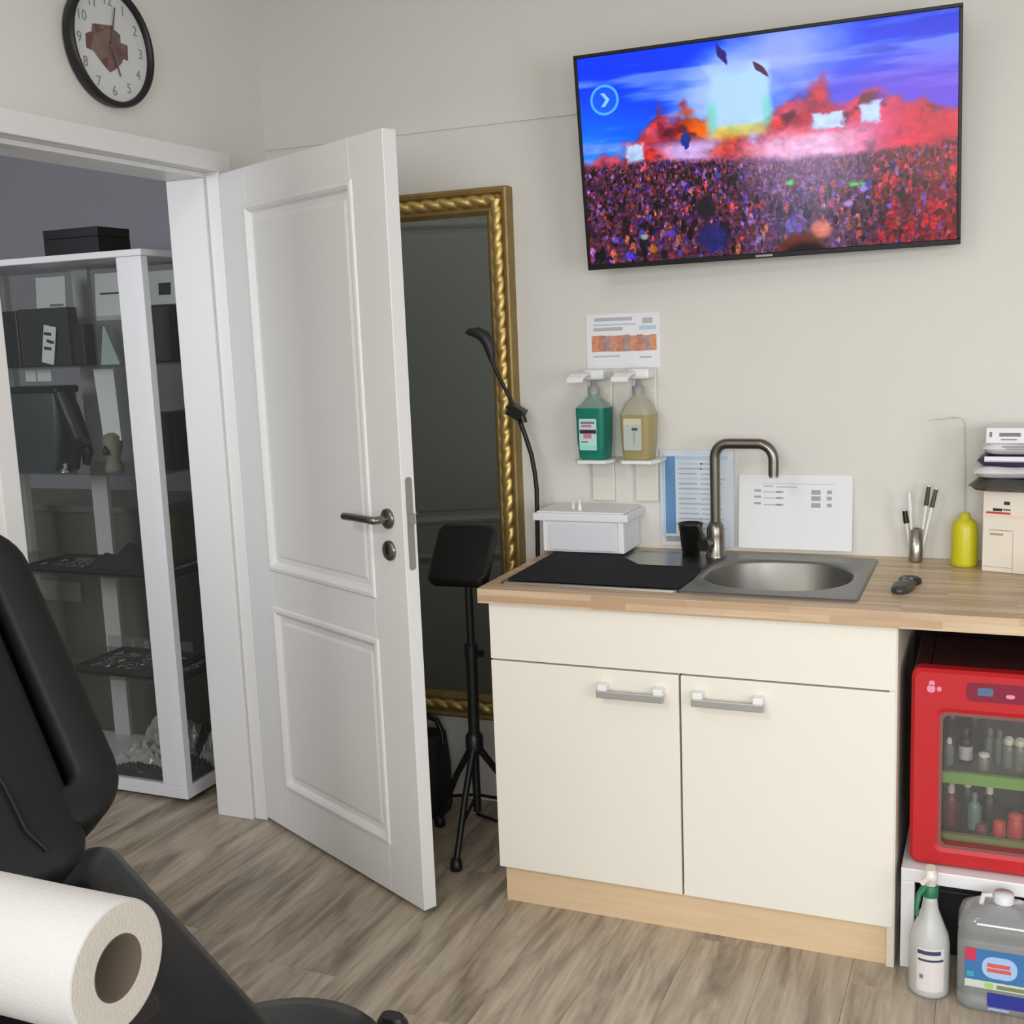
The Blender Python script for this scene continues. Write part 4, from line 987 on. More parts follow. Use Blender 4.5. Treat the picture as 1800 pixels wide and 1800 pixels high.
# ================================================================== BEHIND THE DOOR
# ---- arm rest stand
st = thing('armrest_stand', (0.775, -0.31, 0), 'black armrest tripod stand with tilted square pad between door and cabinet', 'stand')
px_, py_ = 0.810, -0.335
Tpad = Matrix.Translation((0.803, -0.345, 0.885)) @ rotm('Z', 0.05) @ rotm('X', math.radians(52))
b = B(Tpad)
def pr_(x0, x1, y0, y1, r, z): return [(x_, y_, z) for x_, y_ in rrect(x0, x1, y0, y1, r, 5)]
b.loft([pr_(-0.084, 0.084, -0.088, 0.088, 0.02, -0.018), pr_(-0.090, 0.090, -0.094, 0.094, 0.024, -0.008), pr_(-0.090, 0.090, -0.094, 0.094, 0.024, 0.008), pr_(-0.080, 0.080, -0.084, 0.084, 0.02, 0.018)], 0, True)
b.build('pad', 'leather2', st)
b = B(Tpad); b.box(-0.03, 0.03, -0.04, 0.04, -0.028, -0.018); b.build('pad_bracket', 'blackm', st)
b = B(); b.tube([(px_, py_, 0.86), (px_, py_, 0.60)], 0.0115, 14); b.build('inner_pole', 'blackm', st)
b = B(); b.tube([(px_, py_, 0.615), (px_-0.004, py_, 0.30)], 0.0165, 16); b.build('outer_pole', 'blackm', st)
b = B(); b.tube([(px_, py_, 0.625), (px_, py_, 0.585)], 0.0205, 16); b.tube([(px_+0.015, py_, 0.600), (px_+0.036, py_-0.004, 0.600)], [0.006, 0.011], 12); b.build('clamp_knob', 'black', st)
b = B(); b.lathe([(0.026, 0.0), (0.026, 0.035), (0.019, 0.045)], (px_-0.004, py_, 0.315), 18); b.build('leg_hub', 'black', st)
feet = [(0.800, -0.478), (0.622, -0.226), (0.905, -0.19)]
for (fx_, fy_) in feet:
    b = B(); b.tube([(px_-0.004, py_, 0.330), ((px_+fx_)/2, (py_+fy_)/2, 0.20), (fx_, fy_, 0.022)], [0.011, 0.0095, 0.009], 12)
    b.tube([(px_-0.004, py_, 0.17), ((px_+fx_)/2+0.25*(fx_-px_), (py_+fy_)/2+0.25*(fy_-py_), 0.115)], 0.005, 8)
    lg = b.build('leg', 'blackm', st)
    b = B(); b.lathe([(0.014, 0.001), (0.018, 0.004), (0.018, 0.018), (0.013, 0.036), (0.0, 0.038)], (fx_, fy_, 0), 16); b.build('rubber_foot', 'black', lg)
b = B(); b.tube([(px_-0.004, py_, 0.32), (px_-0.004, py_, 0.12)], 0.012, 12); b.build('lower_post', 'blackm', st)
# ---- bent floor lamp
ld = thing('floor_lamp', (0.93, -0.10, 0), 'slim black floor lamp with bent pole and drooping head in front of the mirror edge', 'lamp')
b = B(); b.lathe([(0.058, 0.001), (0.060, 0.012), (0.02, 0.02), (0, 0.02)], (0.918, -0.105, 0), 28); b.build('base', 'blackm', ld)
b = B(); b.tube([(0.928, -0.10, 0.015), (0.930, -0.10, 0.40), (0.931, -0.10, 0.85), (0.934, -0.10, 0.99), (0.935, -0.10, 1.04), (0.931, -0.10, 1.09), (0.922, -0.10, 1.145), (0.905, -0.10, 1.20), (0.882, -0.10, 1.265)], 0.0068, 12); b.build('lower_pole', 'blackm', ld)
b = B(); b.tube([(0.888, -0.10, 1.252), (0.860, -0.10, 1.312), (0.835, -0.10, 1.360), (0.815, -0.10, 1.402), (0.806, -0.10, 1.425)], [0.0062, 0.0058, 0.0055, 0.0055, 0.006], 12); b.build('gooseneck', 'blackm', ld)
b = B(); b.cbox((0, 0, 0), (0.046, 0.04, 0.034), 0, Matrix.Translation((0.880, -0.10, 1.270)) @ rotm('Y', 0.5)); b.tube([(0.880, -0.10, 1.270), (0.855, -0.105, 1.290)], [0.012, 0.009], 12); b.tube([(0.895, -0.10, 1.262), (0.902, -0.10, 1.238)], 0.011, 12); b.build('joint_clamp', 'black', ld)
b = B(); b.tube([(0.808, -0.10, 1.418), (0.806, -0.10, 1.440), (0.800, -0.10, 1.470), (0.788, -0.102, 1.492), (0.768, -0.105, 1.505), (0.742, -0.110, 1.508), (0.732, -0.112, 1.507)], [0.007, 0.013, 0.018, 0.019, 0.017, 0.010, 0.004], 16); b.build('lamp_head', mat('lamp_head_dark', (34, 36, 36), 0.5), ld)
# ---- black case behind
bg = thing('equipment_bag', (0.545, -0.15, 0), 'soft black equipment bag on the floor behind the open door', 'bag')
b = B()
b.loft([pr_(0, 0, 0, 0, 0, 0)] if False else [[(x_, y_, 0.002) for x_, y_ in rrect(0.40, 0.598, -0.190, -0.075, 0.03, 5)], [(x_, y_, 0.02) for x_, y_ in rrect(0.39, 0.604, -0.198, -0.068, 0.035, 5)], [(x_, y_, 0.15) for x_, y_ in rrect(0.395, 0.604, -0.190, -0.068, 0.035, 5)], [(x_, y_, 0.235) for x_, y_ in rrect(0.41, 0.598, -0.190, -0.070, 0.04, 5)], [(x_, y_, 0.262) for x_, y_ in rrect(0.44, 0.60, -0.165, -0.085, 0.035, 5)]], 0, True)
b.build('bag_body', mat('black_nylon', (16, 16, 18), 0.7, bump=0.3, bscale=120), bg)
b = B(); b.tube([(0.47, -0.13, 0.255), (0.50, -0.13, 0.30), (0.55, -0.13, 0.315), (0.58, -0.13, 0.305), (0.595, -0.13, 0.27), (0.600, -0.135, 0.23)], 0.009, 10); b.build('carry_strap', 'black', bg)
b = B(); b.tube([(0.70, -0.12, 0.006), (0.78, -0.15, 0.006), (0.85, -0.13, 0.006), (0.90, -0.17, 0.008), (0.95, -0.16, 0.007), (0.97, -0.20, 0.007)], 0.005, 8)
b.build('power_cable', 'black', label='black cable lying on the floor behind the tripod stand', cat='cable')

# ================================================================== NEXT ROOM: GLASS DISPLAY CABINET
dc = thing('display_cabinet', (-0.75, -0.15, 0), 'white framed glass display cabinet in the next room seen through the doorway', 'cabinet')
cx0, cx1, cy0, cy1, ch = -1.25, -0.25, -0.34, 0.03, 1.80
b = B(); b.box(cx0-0.01, cx1+0.01, cy0-0.01, cy1+0.01, ch-0.020, ch); b.build('top_panel', 'white', dc, 0.002)
b = B(); b.box(cx0, cx1, cy0, cy1, 0.018, 0.060); b.build('base_panel', 'white', dc, 0.002)
b = B(); b.box(cx0+0.04, cx1-0.04, cy0+0.04, cy1-0.04, 0.0005, 0.018); b.build('plinth', 'black', dc)
for (ax_, ay_, wx_, wy_) in ((cx1-0.098, cy0, 0.098, 0.030), (cx0, cy0, 0.098, 0.030), (cx0, cy1-0.030, 0.07, 0.030), (cx1-0.05, cy1-0.030, 0.05, 0.030)):
    B().box(ax_, ax_+wx_, ay_, ay_+wy_, 0.060, ch-0.020).build('corner_post', 'white', dc, 0.002)
B().box(-0.868, -0.795, cy1-0.018, cy1, 0.060, ch-0.020).build('back_stile', 'white', dc, 0.001)
B().box(cx0+0.098, cx1-0.098, cy0+0.010, cy0+0.014, 0.062, ch-0.022).build('front_glass', 'glass', dc)
B().box(cx1-0.012, cx1-0.008, cy0+0.030, cy1-0.030, 0.062, ch-0.022).build('side_glass', 'glass', dc)
shz = [0.405, 0.755, 1.100, 1.450]
for z in shz: B().box(cx0+0.02, cx1-0.02, cy0+0.022, cy1-0.022, z-0.006, z).build('glass_shelf', glass_mat('shelf_glass', (228, 231, 228), 0.12, 0.03), dc)
# box on top
b = B(); b.box(-0.735, -0.505, -0.235, -0.085, 1.8003, 1.862, 0); b.box(-0.735, -0.505, -0.235, -0.085, 1.864, 1.893, 0); b.box(-0.733, -0.507, -0.233, -0.087, 1.862, 1.864, 0)
b.build('storage_box', 'black', bevel=0.003, label='flat black box lying on top of the glass display cabinet', cat='box')
# contents
def leaning(name, label, cat, x0, x1, z0, z1, y, t, m_, mats_=None, prints=None, lean=0.08, group=None):
    d = thing(name, ((x0+x1)/2, y, z0), label, cat, group)
    T = backwall((x0, y, z0)) @ rotm('X', -lean)
    b = B(T); b.box(0, x1-x0, 0, z1-z0, 0, t); b.build('sheet' if t < 0.01 else 'body', m_, d, 0.001 if t > 0.01 else 0)
    if prints:
        b = B(T); [b.box(p_[0], p_[1], p_[2], p_[3], t, t+0.0008, p_[4]) for p_ in prints]; b.build('print', mats_, d)
    return d
G = 'goods in the display cabinet'
s4, s3, s2, s1 = 1.4502, 1.1002, 0.7552, 0.4052
leaning('price_card', 'white card with grey lines on the top shelf, the left of two', 'card', -0.865, -0.735, s4+0.155, s4+0.300, -0.165, 0.003, 'paper', ['ink'], [(0.06, 0.12, 0.045, 0.053, 0), (0.07, 0.11, 0.02, 0.025, 0)], group=G)
leaning('price_card', 'white card with dark line right of the other card on the top shelf', 'card', -0.615, -0.47, s4+0.145, s4+0.300, -0.155, 0.003, 'paper', ['inkd'], [(0.02, 0.10, 0.085, 0.091, 0)], group=G)
b = B(); b.box(-0.90, -0.86, -0.158, -0.150, s4, s4+0.16); b.box(-0.87, -0.44, -0.158, -0.150, s4, s4+0.16); b.build('card_riser', 'clear', label='clear acrylic riser holding the two white cards', cat='stand')
d = thing('black_box', (-0.80, -0.24, s4), 'large dark grey folded garment box on the top shelf, leftmost', 'box', G)
b = B(); b.box(-0.945, -0.862, -0.262, -0.220, s4, s4+0.188); b.build('spine', 'black', d, 0.004)
b = B(); b.box(-0.858, -0.640, -0.262, -0.215, s4, s4+0.192); b.build('body', mat('charcoal_card', (40, 43, 44), 0.7), d, 0.004)
T = backwall((-0.735, -0.268, s4+0.010)) @ rotm('Z', -0.20)
d = thing('label_strip', (-0.71, -0.268, s4), 'slanted white label strip with black lettering in front of the dark box', 'label', G)
b = B(T); b.box(-0.026, 0.026, 0, 0.125, 0, 0.0025); b.build('sheet', 'paper', d)
b = B(T)
for k in range(3): b.box(-0.016, 0.016, 0.045+k*0.024, 0.055+k*0.024, 0.0025, 0.003, 0, rotm('Z', 0.25*(-1)**k*0.3))
b.build('print', 'inkd', d)
d = thing('small_black_box', (-0.60, -0.25, s4), 'small black box right of the label strip on the top shelf', 'box', G)
b = B(); b.box(-0.655, -0.590, -0.250, -0.200, s4, s4+0.135); b.build('body', 'black', d, 0.003)
b = B(); b.loft([[(-0.555, -0.22, s4), (-0.475, -0.22, s4), (-0.475, -0.205, s4), (-0.555, -0.205, s4)], [(-0.552, -0.20, s4+0.125), (-0.545, -0.20, s4+0.125), (-0.545, -0.19, s4+0.125), (-0.552, -0.19, s4+0.125)]], 0, False)
b.build('display_wedge', mat('pale_acrylic', (176, 190, 188), 0.4), label='pale pointed acrylic wedge beside the small black box on the top shelf', cat='display', group=G)
d = thing('black_pouch', (-0.30, -0.15, s4), 'black rectangular case at the right end of the top shelf', 'case', G)
b = B(); b.box(-0.46, -0.275, -0.18, -0.10, s4, s4+0.185); b.build('body', 'black', d, 0.006)
leaning('jewellery_card', 'white card behind the black case at the right end of the top shelf', 'card', -0.46, -0.30, s4+0.19, s4+0.30, -0.090, 0.003, 'paper', ['inkd'], [(0.06, 0.11, 0.03, 0.07, 0)], group=G)
# second shelf
d = thing('shoulder_bag', (-0.85, -0.20, s3), 'wide dark grey bag with rolled top on the second shelf', 'bag', G)
b = B()
b.loft([[(x_, y_, s3+z_) for x_, y_ in rrect(-0.965+k1, -0.735-k2, -0.265, -0.165, 0.02, 4)] for z_, k1, k2 in ((0.0, 0.03, 0.02), (0.01, 0.02, 0.01), (0.14, 0.01, -0.01), (0.25, 0.0, -0.02), (0.262, 0.01, -0.01))], 0, True)
b.build('body', mat('grey_leather', (66, 70, 74), 0.45, vary=0.2, vscale=14), d)
b = B(); b.box(-0.965, -0.712, -0.268, -0.160, s3+0.258, s3+0.284); b.build('rim', 'black', d, 0.010, 3)
b = B(); b.tube([(-0.715, -0.24, s3+0.26), (-0.69, -0.24, s3+0.20), (-0.655, -0.24, s3+0.11), (-0.63, -0.24, s3+0.055), (-0.640, -0.24, s3+0.020)], [0.030, 0.034, 0.030, 0.020, 0.012], 12); b.build('strap', 'black', d)
for (x0, x1, lab) in ((-0.885, -0.838, 'small blank white tag above the grey bag, left'), (-0.832, -0.770, 'small blank white tag above the grey bag, right')):
    B().box(x0, x1, -0.226, -0.223, s3+0.300, s3+0.340).build('shelf_tag', 'paper', label=lab+' one', cat='tag', group=G)
b = B(); b.loft([[(-0.60, -0.21, s3+0.335), (-0.515, -0.21, s3+0.335), (-0.515, -0.207, s3+0.335), (-0.60, -0.207, s3+0.335)], [(-0.555, -0.24, s3+0.10), (-0.480, -0.24, s3+0.10), (-0.480, -0.237, s3+0.10), (-0.555, -0.237, s3+0.10)]], 0, False); b.build('hanging_card', 'paper', label='long slanted white card hanging on the second shelf beside the post', cat='card', group=G)
d = thing('leather_cuff', (-0.60, -0.24, s3), 'black curved leather cuff on the second shelf', 'cuff', G)
b = B(); b.tube([(-0.640, -0.297, s3+0.012), (-0.632, -0.297, s3+0.055), (-0.610, -0.297, s3+0.090), (-0.580, -0.297, s3+0.108)], [0.018, 0.021, 0.020, 0.017], 12); b.build('band', 'leather2', d)
d = thing('display_bust', (-0.52, -0.24, s3), 'small beige display bust with a dark pendant next to the white post', 'display', G)
b = B(); b.lathe([(0.030, 0.0), (0.032, 0.01), (0.020, 0.04), (0.034, 0.08), (0.030, 0.115), (0.012, 0.125), (0, 0.126)], (-0.52, -0.24, s3), 18); b.build('form', mat('bust_beige', (132, 126, 114), 0.6), d)
b = B(); b.lathe([(0.008, 0), (0.012, 0.012), (0.004, 0.03), (0, 0.03)], (-0.52, -0.274, s3+0.055), 12); b.build('pendant', 'black', d)
d = thing('metal_bell', (-0.685, -0.28, s3), 'tiny silver ring stand at the front edge of the second shelf', 'display', G)
b = B(); b.lathe([(0.026, 0.0), (0.024, 0.008), (0.010, 0.016), (0.014, 0.026), (0, 0.032)], (-0.685, -0.285, s3), 16); b.build('stand', 'steel', d)
d = thing('black_case', (-0.31, -0.12, s3), 'tall black case at the right end of the second shelf', 'case', G)
b = B(); b.box(-0.345, -0.275, -0.22, -0.08, s3, s3+0.19); b.build('body', 'black', d, 0.005)
for k, (xx, yy) in enumerate(((-0.40, -0.24), (-0.37, -0.20), (-0.44, -0.16))):
    d = thing('jewellery_stand', (xx, yy, s3), ['slim silver jewellery stand behind the side glass, front one', 'slim silver jewellery stand behind the side glass, middle one', 'slim silver jewellery stand behind the side glass, back one'][k], 'stand', G)
    b = B(); b.lathe([(0.020, 0), (0.020, 0.004), (0.003, 0.008), (0.003, 0.15), (0.014, 0.155), (0.014, 0.16), (0, 0.16)], (xx, yy, s3), 14); b.build('post', 'steel', d)
    b = B()
    for j in range(3): b.lathe([(0.006, 0), (0.008, 0.006), (0.003, 0.016), (0, 0.016)], (xx-0.012+0.012*j, yy-0.014, s3+0.11+0.012*j), 10)
    b.build('charms', 'clear', d)
# third shelf: folded cloth tray with jewellery
def tray(name, label, x0, x1, y0, y1, z, h, seeds, n_):
    d = thing(name, ((x0+x1)/2, (y0+y1)/2, z), label, 'tray', G)
    b = B(); b.box(x0, x1, y0, y1, z, z+h*0.4); b.box(x0, x1, y0, y0+0.01, z, z+h); b.box(x0, x1, y1-0.01, y1, z, z+h); b.box(x0, x0+0.01, y0, y1, z, z+h); b.box(x1-0.01, x1, y0, y1, z, z+h)
    b.build('tray_body', 'dkfelt', d, 0.002)
    rr_ = random.Random(seeds); b = B()
    for k_ in range(n_):
        xx = x0+0.02+(x1-x0-0.04)*rr_.random(); yy = y0+0.02+(y1-y0-0.04)*rr_.random(); xx = xx if not (seeds == 1 and xx > -0.67 and xx < -0.41 and yy > -0.28) else -0.80+0.1*rr_.random(); a = rr_.random()*PI; L_ = 0.006+0.008*rr_.random()
        b.tube([(xx-L_*math.cos(a), yy-L_*math.sin(a), z+h*0.4+0.004), (xx+L_*math.cos(a), yy+L_*math.sin(a), z+h*0.4+0.004+0.006*rr_.random())], 0.0018, 6)
    b.build('jewellery', mat('jewel_silver', (170, 172, 172), 0.2, metal=0.8), d, kind='stuff')
    return d
tray('jewellery_tray', 'black jewellery tray along the third shelf behind the front glass', -0.90, -0.37, -0.305, -0.10, s2, 0.022, 1, 120)
tray('jewellery_tray', 'black tray of silver jewellery at the right end of the third shelf', -0.355, -0.27, -0.27, -0.02, s2, 0.024, 2, 50)
d = thing('folded_cloth', (-0.55, -0.2, s2), 'crumpled dark cloth bundle on the third shelf tray', 'cloth', G)
b = B(); nx_, ny_ = 18, 12; vs = []
for j in range(ny_+1):
    for i_ in range(nx_+1):
        u, v = i_/nx_, j/ny_; e = (math.sin(PI*u)*math.sin(PI*v))**0.5 if 0 < u < 1 and 0 < v < 1 else 0
        vs.append((-0.66+0.24*u, -0.27+0.14*v, s2+0.0093+e*(0.055+0.02*math.sin(11*u+3*v)+0.012*math.sin(17*v-5*u))))
b.add(vs, [(j*(nx_+1)+i_, j*(nx_+1)+i_+1, (j+1)*(nx_+1)+i_+1, (j+1)*(nx_+1)+i_) for j in range(ny_) for i_ in range(nx_)], 0, True)
b.build('cloth', mat('dark_cloth', (36, 34, 30), 0.9, vary=0.3, vscale=20), d)
d = thing('olive_pot', (-0.475, -0.056, s2), 'olive green perfume flask with black bow on the third shelf by the post', 'flask', G)
b = B(); b.lathe([(0.038, 0), (0.040, 0.01), (0.040, 0.15), (0.030, 0.175), (0.012, 0.18), (0.012, 0.20), (0, 0.20)], (-0.475, -0.056, s2), 20); b.build('flask_body', mat('olive_glass', (84, 82, 50), 0.3), d)
b = B(); b.tube([(-0.525, -0.101, s2+0.172), (-0.500, -0.101, s2+0.165), (-0.478, -0.101, s2+0.172)], [0.010, 0.004, 0.010], 10); b.build('bow', 'black', d)
# fourth shelf
tray('jewellery_tray', 'black tray sparkling with silver piercings on the fourth shelf', -0.72, -0.37, -0.300, -0.06, s1, 0.028, 3, 160)
tray('jewellery_tray', 'small black tray of piercings at the right end of the fourth shelf', -0.355, -0.27, -0.27, -0.02, s1, 0.026, 4, 50)
for k, (xx, yy) in enumerate(((-0.70, -0.03), (-0.64, -0.03))):
    b = B(); b.lathe([(0.012, 0), (0.014, 0.01), (0.006, 0.03), (0.010, 0.04), (0, 0.048)], (xx, yy, s1), 14); b.build('glass_stopper', 'plastic', label=['left', 'right'][k]+' of two small round white stoppers behind the tray on the fourth shelf', cat='stopper', group=G)
d = thing('clear_lid', (-0.62, -0.1, s1), 'clear acrylic sheet standing behind the tray on the fourth shelf', 'sheet', G)
b = B(); b.box(-0.80, -0.42, -0.050, -0.046, s1, s1+0.06); b.build('sheet', 'clear', d)
# base: plastic bags of jewellery
def crumple(name, label, x0, x1, y0, y1, z, h, m_, seed, group=G):
    d = thing(name, ((x0+x1)/2, (y0+y1)/2, z), label, 'bag', group)
    rr_ = np.random.default_rng(seed); nx_, ny_ = 22, 16; hgt = rr_.random((ny_+1, nx_+1)); b = B(); vs = []
    for j in range(ny_+1):
        for i_ in range(nx_+1):
            u, v = i_/nx_, j/ny_; e = (math.sin(PI*u)*math.sin(PI*v))**0.45 if 0 < u < 1 and 0 < v < 1 else 0
            vs.append((x0+(x1-x0)*u, y0+(y1-y0)*v, z+0.001+h*e*(0.45+0.55*hgt[j, i_])))
    b.add(vs, [(j*(nx_+1)+i_, j*(nx_+1)+i_+1, (j+1)*(nx_+1)+i_+1, (j+1)*(nx_+1)+i_) for j in range(ny_) for i_ in range(nx_)], 0, False)
    b.add([(x0, y0, z), (x1, y0, z), (x1, y1, z), (x0, y1, z)], [(0, 3, 2, 1)], 0, False)
    b.build('plastic_film', m_, d)
    return d
z0 = 0.0602
film = mat('silvery_film', (190, 194, 192), 0.2, vary=0.35, vscale=40)
film2 = mat('dark_film', (52, 52, 54), 0.25, vary=0.4, vscale=40)
crumple('plastic_bag', 'crumpled silvery plastic bag at the front of the cabinet base', -0.66, -0.36, -0.26, -0.10, z0, 0.085, film, 1)
crumple('plastic_bag', 'crumpled dark bag at the front edge of the cabinet base', -0.60, -0.36, -0.315, -0.262, z0, 0.045, film2, 2)
crumple('plastic_bag', 'pale crumpled bag heaped at the back of the cabinet base', -0.66, -0.42, -0.09, 0.0, z0, 0.16, film, 3)
crumple('plastic_bag', 'dark green bag heaped at the back of the cabinet base near the post', -0.41, -0.36, -0.10, 0.0, z0, 0.13, mat('dark_green_film', (24, 46, 38), 0.3), 4)
crumple('plastic_bag', 'dark violet bag seen through the side glass at the cabinet base', -0.35, -0.268, -0.30, -0.17, z0, 0.075, mat('violet_film', (74, 68, 80), 0.35, vary=0.4, vscale=40), 5)
crumple('plastic_bag', 'silvery bag behind the violet one at the cabinet base', -0.35, -0.268, -0.16, 0.0, z0, 0.13, film, 6)
# dark furniture beyond the cabinet
hb = thing('sideboard', (-1.5, 0.38, 0), 'dark brown sideboard with pale drawer front behind the display cabinet', 'sideboard')
b = B(); b.box(-2.25, -0.75, 0.18, 0.58, 0.001, 0.88); b.build('body', mat('dark_olive_wood', (104, 101, 92), 0.6), hb, 0.004)
b = B(); b.box(-1.42, -1.12, 0.165, 0.18, 0.52, 0.60); b.build('drawer_front', mat('pale_drawer', (136, 136, 126), 0.5), hb, 0.002)
b = B(); b.box(-2.26, -0.74, 0.16, 0.59, 0.88, 0.905); b.build('worktop_board', mat('dark_board', (120, 116, 106), 0.5), hb, 0.003)

# ================================================================== FOREGROUND
# ---- treatment chair
A_ = Vector((math.cos(math.radians(-20)), math.sin(math.radians(-20)), 0)); Bv = Vector((-A_.y, A_.x, 0)); P0 = Vector((0.85, -1.776, 0))
tc_ = thing('treatment_chair', (0.95, -2.05, 0), 'black leather treatment chair with reclined padded backrest at the lower left', 'chair')
# backrest frame: x along -B (toward camera), y up the recline, z out of the cushion
Uv = (A_*-0.64+Vector((0, 0, 0.77))).normalized(); Nv = (A_*0.77+Vector((0, 0, 0.64))).normalized()
Ob = P0+A_*0.035+Vector((0, 0, 0.745))
TB = frame(Ob, -Bv, Uv, Nv)
if TB.to_3x3().determinant() < 0: TB = frame(Ob, -Bv, Uv, Nv)
def pad_rings(x0, x1, y0, y1, r, seq, n=8):
    return [[(x_, y_, h) for x_, y_ in rrect(x0+i_, x1-i_, y0+i_, y1-i_, max(0.012, r-i_), n)] for i_, h in seq]
WB = 0.56; LB = 0.60
b = B(TB)
b.loft(pad_rings(0, WB, 0, LB, 0.10, [(0.010, -0.105), (0.0, -0.095), (0.0, -0.016), (0.005, -0.005), (0.016, 0.0), (0.066, 0.0), (0.075, -0.005), (0.080, -0.022), (0.082, -0.075)]), 0, True, True, False)
b.build('backrest', 'leather', tc_)
b = B(TB)
b.loft(pad_rings(0.096, WB-0.096, -0.060, LB-0.092, 0.06, [(0.006, -0.085), (0.0, -0.075), (0.0, -0.016), (0.006, -0.004), (0.020, 0.002), (0.09, 0.004)]), 0, True, True, True)
b.build('centre_cushion', 'leather', tc_)
b = B(TB); b.tube([(0.17, -0.02, 0.008), (0.19, 0.02, 0.0125), (0.195, 0.10, 0.014), (0.21, 0.16, 0.014)], 0.0035, 8); b.tube([(0.25, -0.05, 0.008), (0.255, 0.02, 0.0125), (0.235, 0.09, 0.013)], 0.003, 8); b.build('seam', 'leather', tc_)
b = B(TB); b.box(0.16, 0.40, -0.06, 0.36, -0.150, -0.104); b.build('back_plate', 'black', tc_, 0.01)
# seat
Us = (A_*0.951+Vector((0, 0, -0.309))).normalized(); Ns = (A_*0.309+Vector((0, 0, 0.951))).normalized()
Os = P0+A_*-0.110+Bv*0.014+Vector((0, 0, 0.655))
TS = frame(Os, Us, Bv, Ns)
b = B(TS)
b.loft(pad_rings(0, 0.56, -0.56, 0.0, 0.05, [(0.012, -0.10), (0.0, -0.09), (0.0, -0.032), (0.010, -0.012), (0.030, 0.0), (0.10, 0.006)]), 0, True, True, True)
b.build('seat', 'leather2', tc_)
b = B(); c0 = P0+A_*0.16-Bv*0.34
b.lathe([(0.14, 0.001), (0.15, 0.02), (0.13, 0.05), (0.09, 0.07), (0.08, 0.40), (0.12, 0.42), (0.12, 0.43), (0, 0.43)], (c0.x, c0.y, 0), 32); b.build('pedestal', 'blackm', tc_)
b = B(TS); b.box(0.05, 0.5, -0.38, -0.18, -0.14, -0.101); b.build('seat_frame', 'blackm', tc_)
b = B(); q1 = Os+Bv*-0.01+A_*0.02; b.tube([tuple(q1+Vector((0, 0, -0.01))-Bv*0.06-A_*0.02), tuple(Ob-Bv*0.12-A_*0.10+Vector((0, 0, -0.09)))], 0.008, 12); b.build('hinge_rod', 'steel', tc_)
# ---- round stool
so = thing('round_stool', (1.131, -1.812, 0), 'round black leather stool seat at the bottom edge beside the chair', 'stool')
b = B(); b.lathe([(0.175, 0.0), (0.192, 0.010), (0.198, 0.030), (0.196, 0.055), (0.184, 0.072), (0.145, 0.082), (0.0, 0.086)], (1.131, -1.812, 0.276), 48); b.build('seat', 'leather2', so)
b = B(); b.tube([(1.131, -1.812, 0.276), (1.131, -1.812, 0.12)], 0.022, 16); b.build('gas_post', 'steeld', so)
for k in range(5):
    a = 2*PI*k/5+0.3
    b = B(); b.tube([(1.131, -1.812, 0.11), (1.131+0.165*math.cos(a), -1.812+0.165*math.sin(a), 0.075)], [0.018, 0.012], 10); lg = b.build('leg', 'black', so)
    b = B(); b.tube([(1.131+0.165*math.cos(a)-0.01*math.sin(a), -1.812+0.165*math.sin(a)+0.01*math.cos(a), 0.030), (1.131+0.165*math.cos(a)+0.01*math.sin(a), -1.812+0.165*math.sin(a)-0.01*math.cos(a), 0.030)], 0.029, 16)
    b.tube([(1.131+0.165*math.cos(a), -1.812+0.165*math.sin(a), 0.03), (1.131+0.165*math.cos(a), -1.812+0.165*math.sin(a), 0.08)], 0.006, 8); b.build('castor', 'black', lg)
b = B(); b.tube([(1.14, -1.80, 0.262), (1.17, -1.66, 0.262), (1.195, -1.56, 0.270)], [0.006, 0.006, 0.006], 10); b.loft([ell(1.198, -1.545, 0.026, 0.018, 0.258, 16), ell(1.198, -1.545, 0.030, 0.022, 0.270, 16), ell(1.198, -1.545, 0.022, 0.014, 0.284, 16)]); b.build('height_lever', 'black', so)
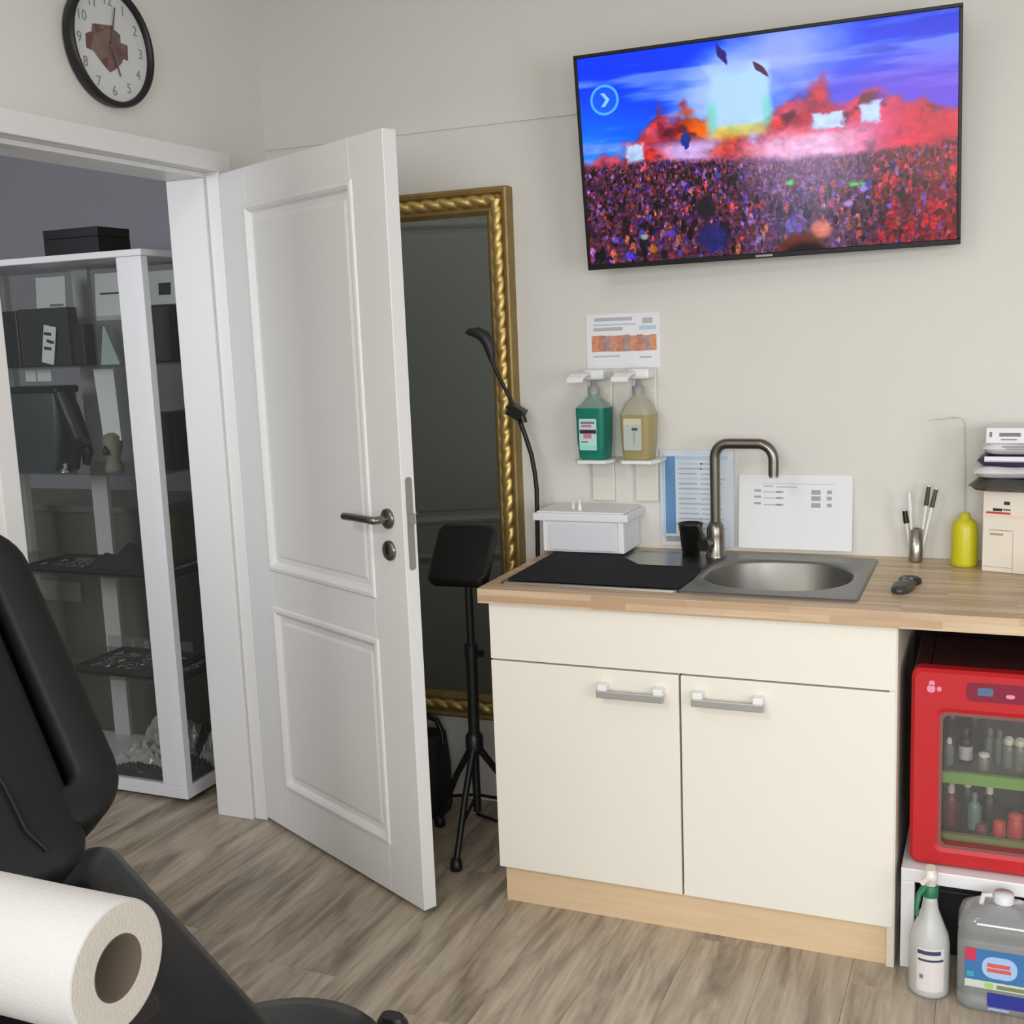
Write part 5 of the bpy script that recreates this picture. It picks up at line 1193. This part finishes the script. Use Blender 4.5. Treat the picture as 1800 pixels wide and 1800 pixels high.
# ---- paper roll on a small trolley
rl = thing('paper_roll', (1.35, -2.473, 0.891), 'thick white tissue paper roll with open cardboard core in the left foreground', 'roll')
RC = Vector((1.4717, -2.4727, 0.951)); ax_ = Vector((1, 0, 0))
TR = frame(RC, (0, 1, 0), (0, 0, 1), (1, 0, 0)) @ rotm('Y', 0.0)
b = B(TR)
Ro, Ri, Ln = 0.0600, 0.0285, 0.235
def circ(r, z, n=64): return [(r*math.cos(2*PI*j/n), r*math.sin(2*PI*j/n), z) for j in range(n)]
b.loft([circ(Ro-0.0015, -Ln), circ(Ro, -Ln+0.002), circ(Ro+0.0004, -0.16), circ(Ro-0.0002, -0.09), circ(Ro, -0.004), circ(Ro-0.0012, -0.0005), circ(Ro-0.003, 0.0)], 0, True, False, False)
b.loft([circ(Ro-0.003, 0.0), circ(0.045, 0.0002), circ(Ri+0.0015, 0.0)], 1, False, False, False)
b.loft([circ(Ri+0.0015, -Ln), circ(Ro-0.0015, -Ln)], 1, False, False, False)
b.build('tissue', ['tissue', 'tissue_end'], rl)
b = B(TR); b.loft([circ(Ri+0.0015, 0.0), circ(Ri, 0.0), circ(Ri, -Ln), circ(Ri+0.0015, -Ln)], 0, True, False, False); b.build('core', 'card', rl)
tr_ = thing('instrument_trolley', (1.34, -2.473, 0), 'black trolley under the white paper roll at the lower left', 'trolley')
b = B(); b.box(1.20, 1.462, -2.535, -2.415, 0.872, 0.8905); b.build('tray_top', 'blackm', tr_, 0.003)
b = B(); b.tube([(1.32, -2.475, 0.872), (1.32, -2.475, 0.05)], 0.018, 14); b.box(1.20, 1.44, -2.60, -2.35, 0.001, 0.05); b.build('post', 'blackm', tr_, 0.003)

# ---- ceiling lamp bodies, the one nearer the window added as fill
for (lx_, ly_, lab) in ((1.05, -1.75, 'square white ceiling panel lamp nearer the television wall'), (0.75, -3.3, 'added unseen square white ceiling panel lamp nearer the window')):
    cl_ = thing('ceiling_lamp', (lx_, ly_, 2.66), lab, 'lamp')
    b = B(); b.box(lx_-0.33, lx_+0.33, ly_-0.33, ly_+0.33, 2.665, 2.7195); b.build('housing', 'white', cl_, 0.003)
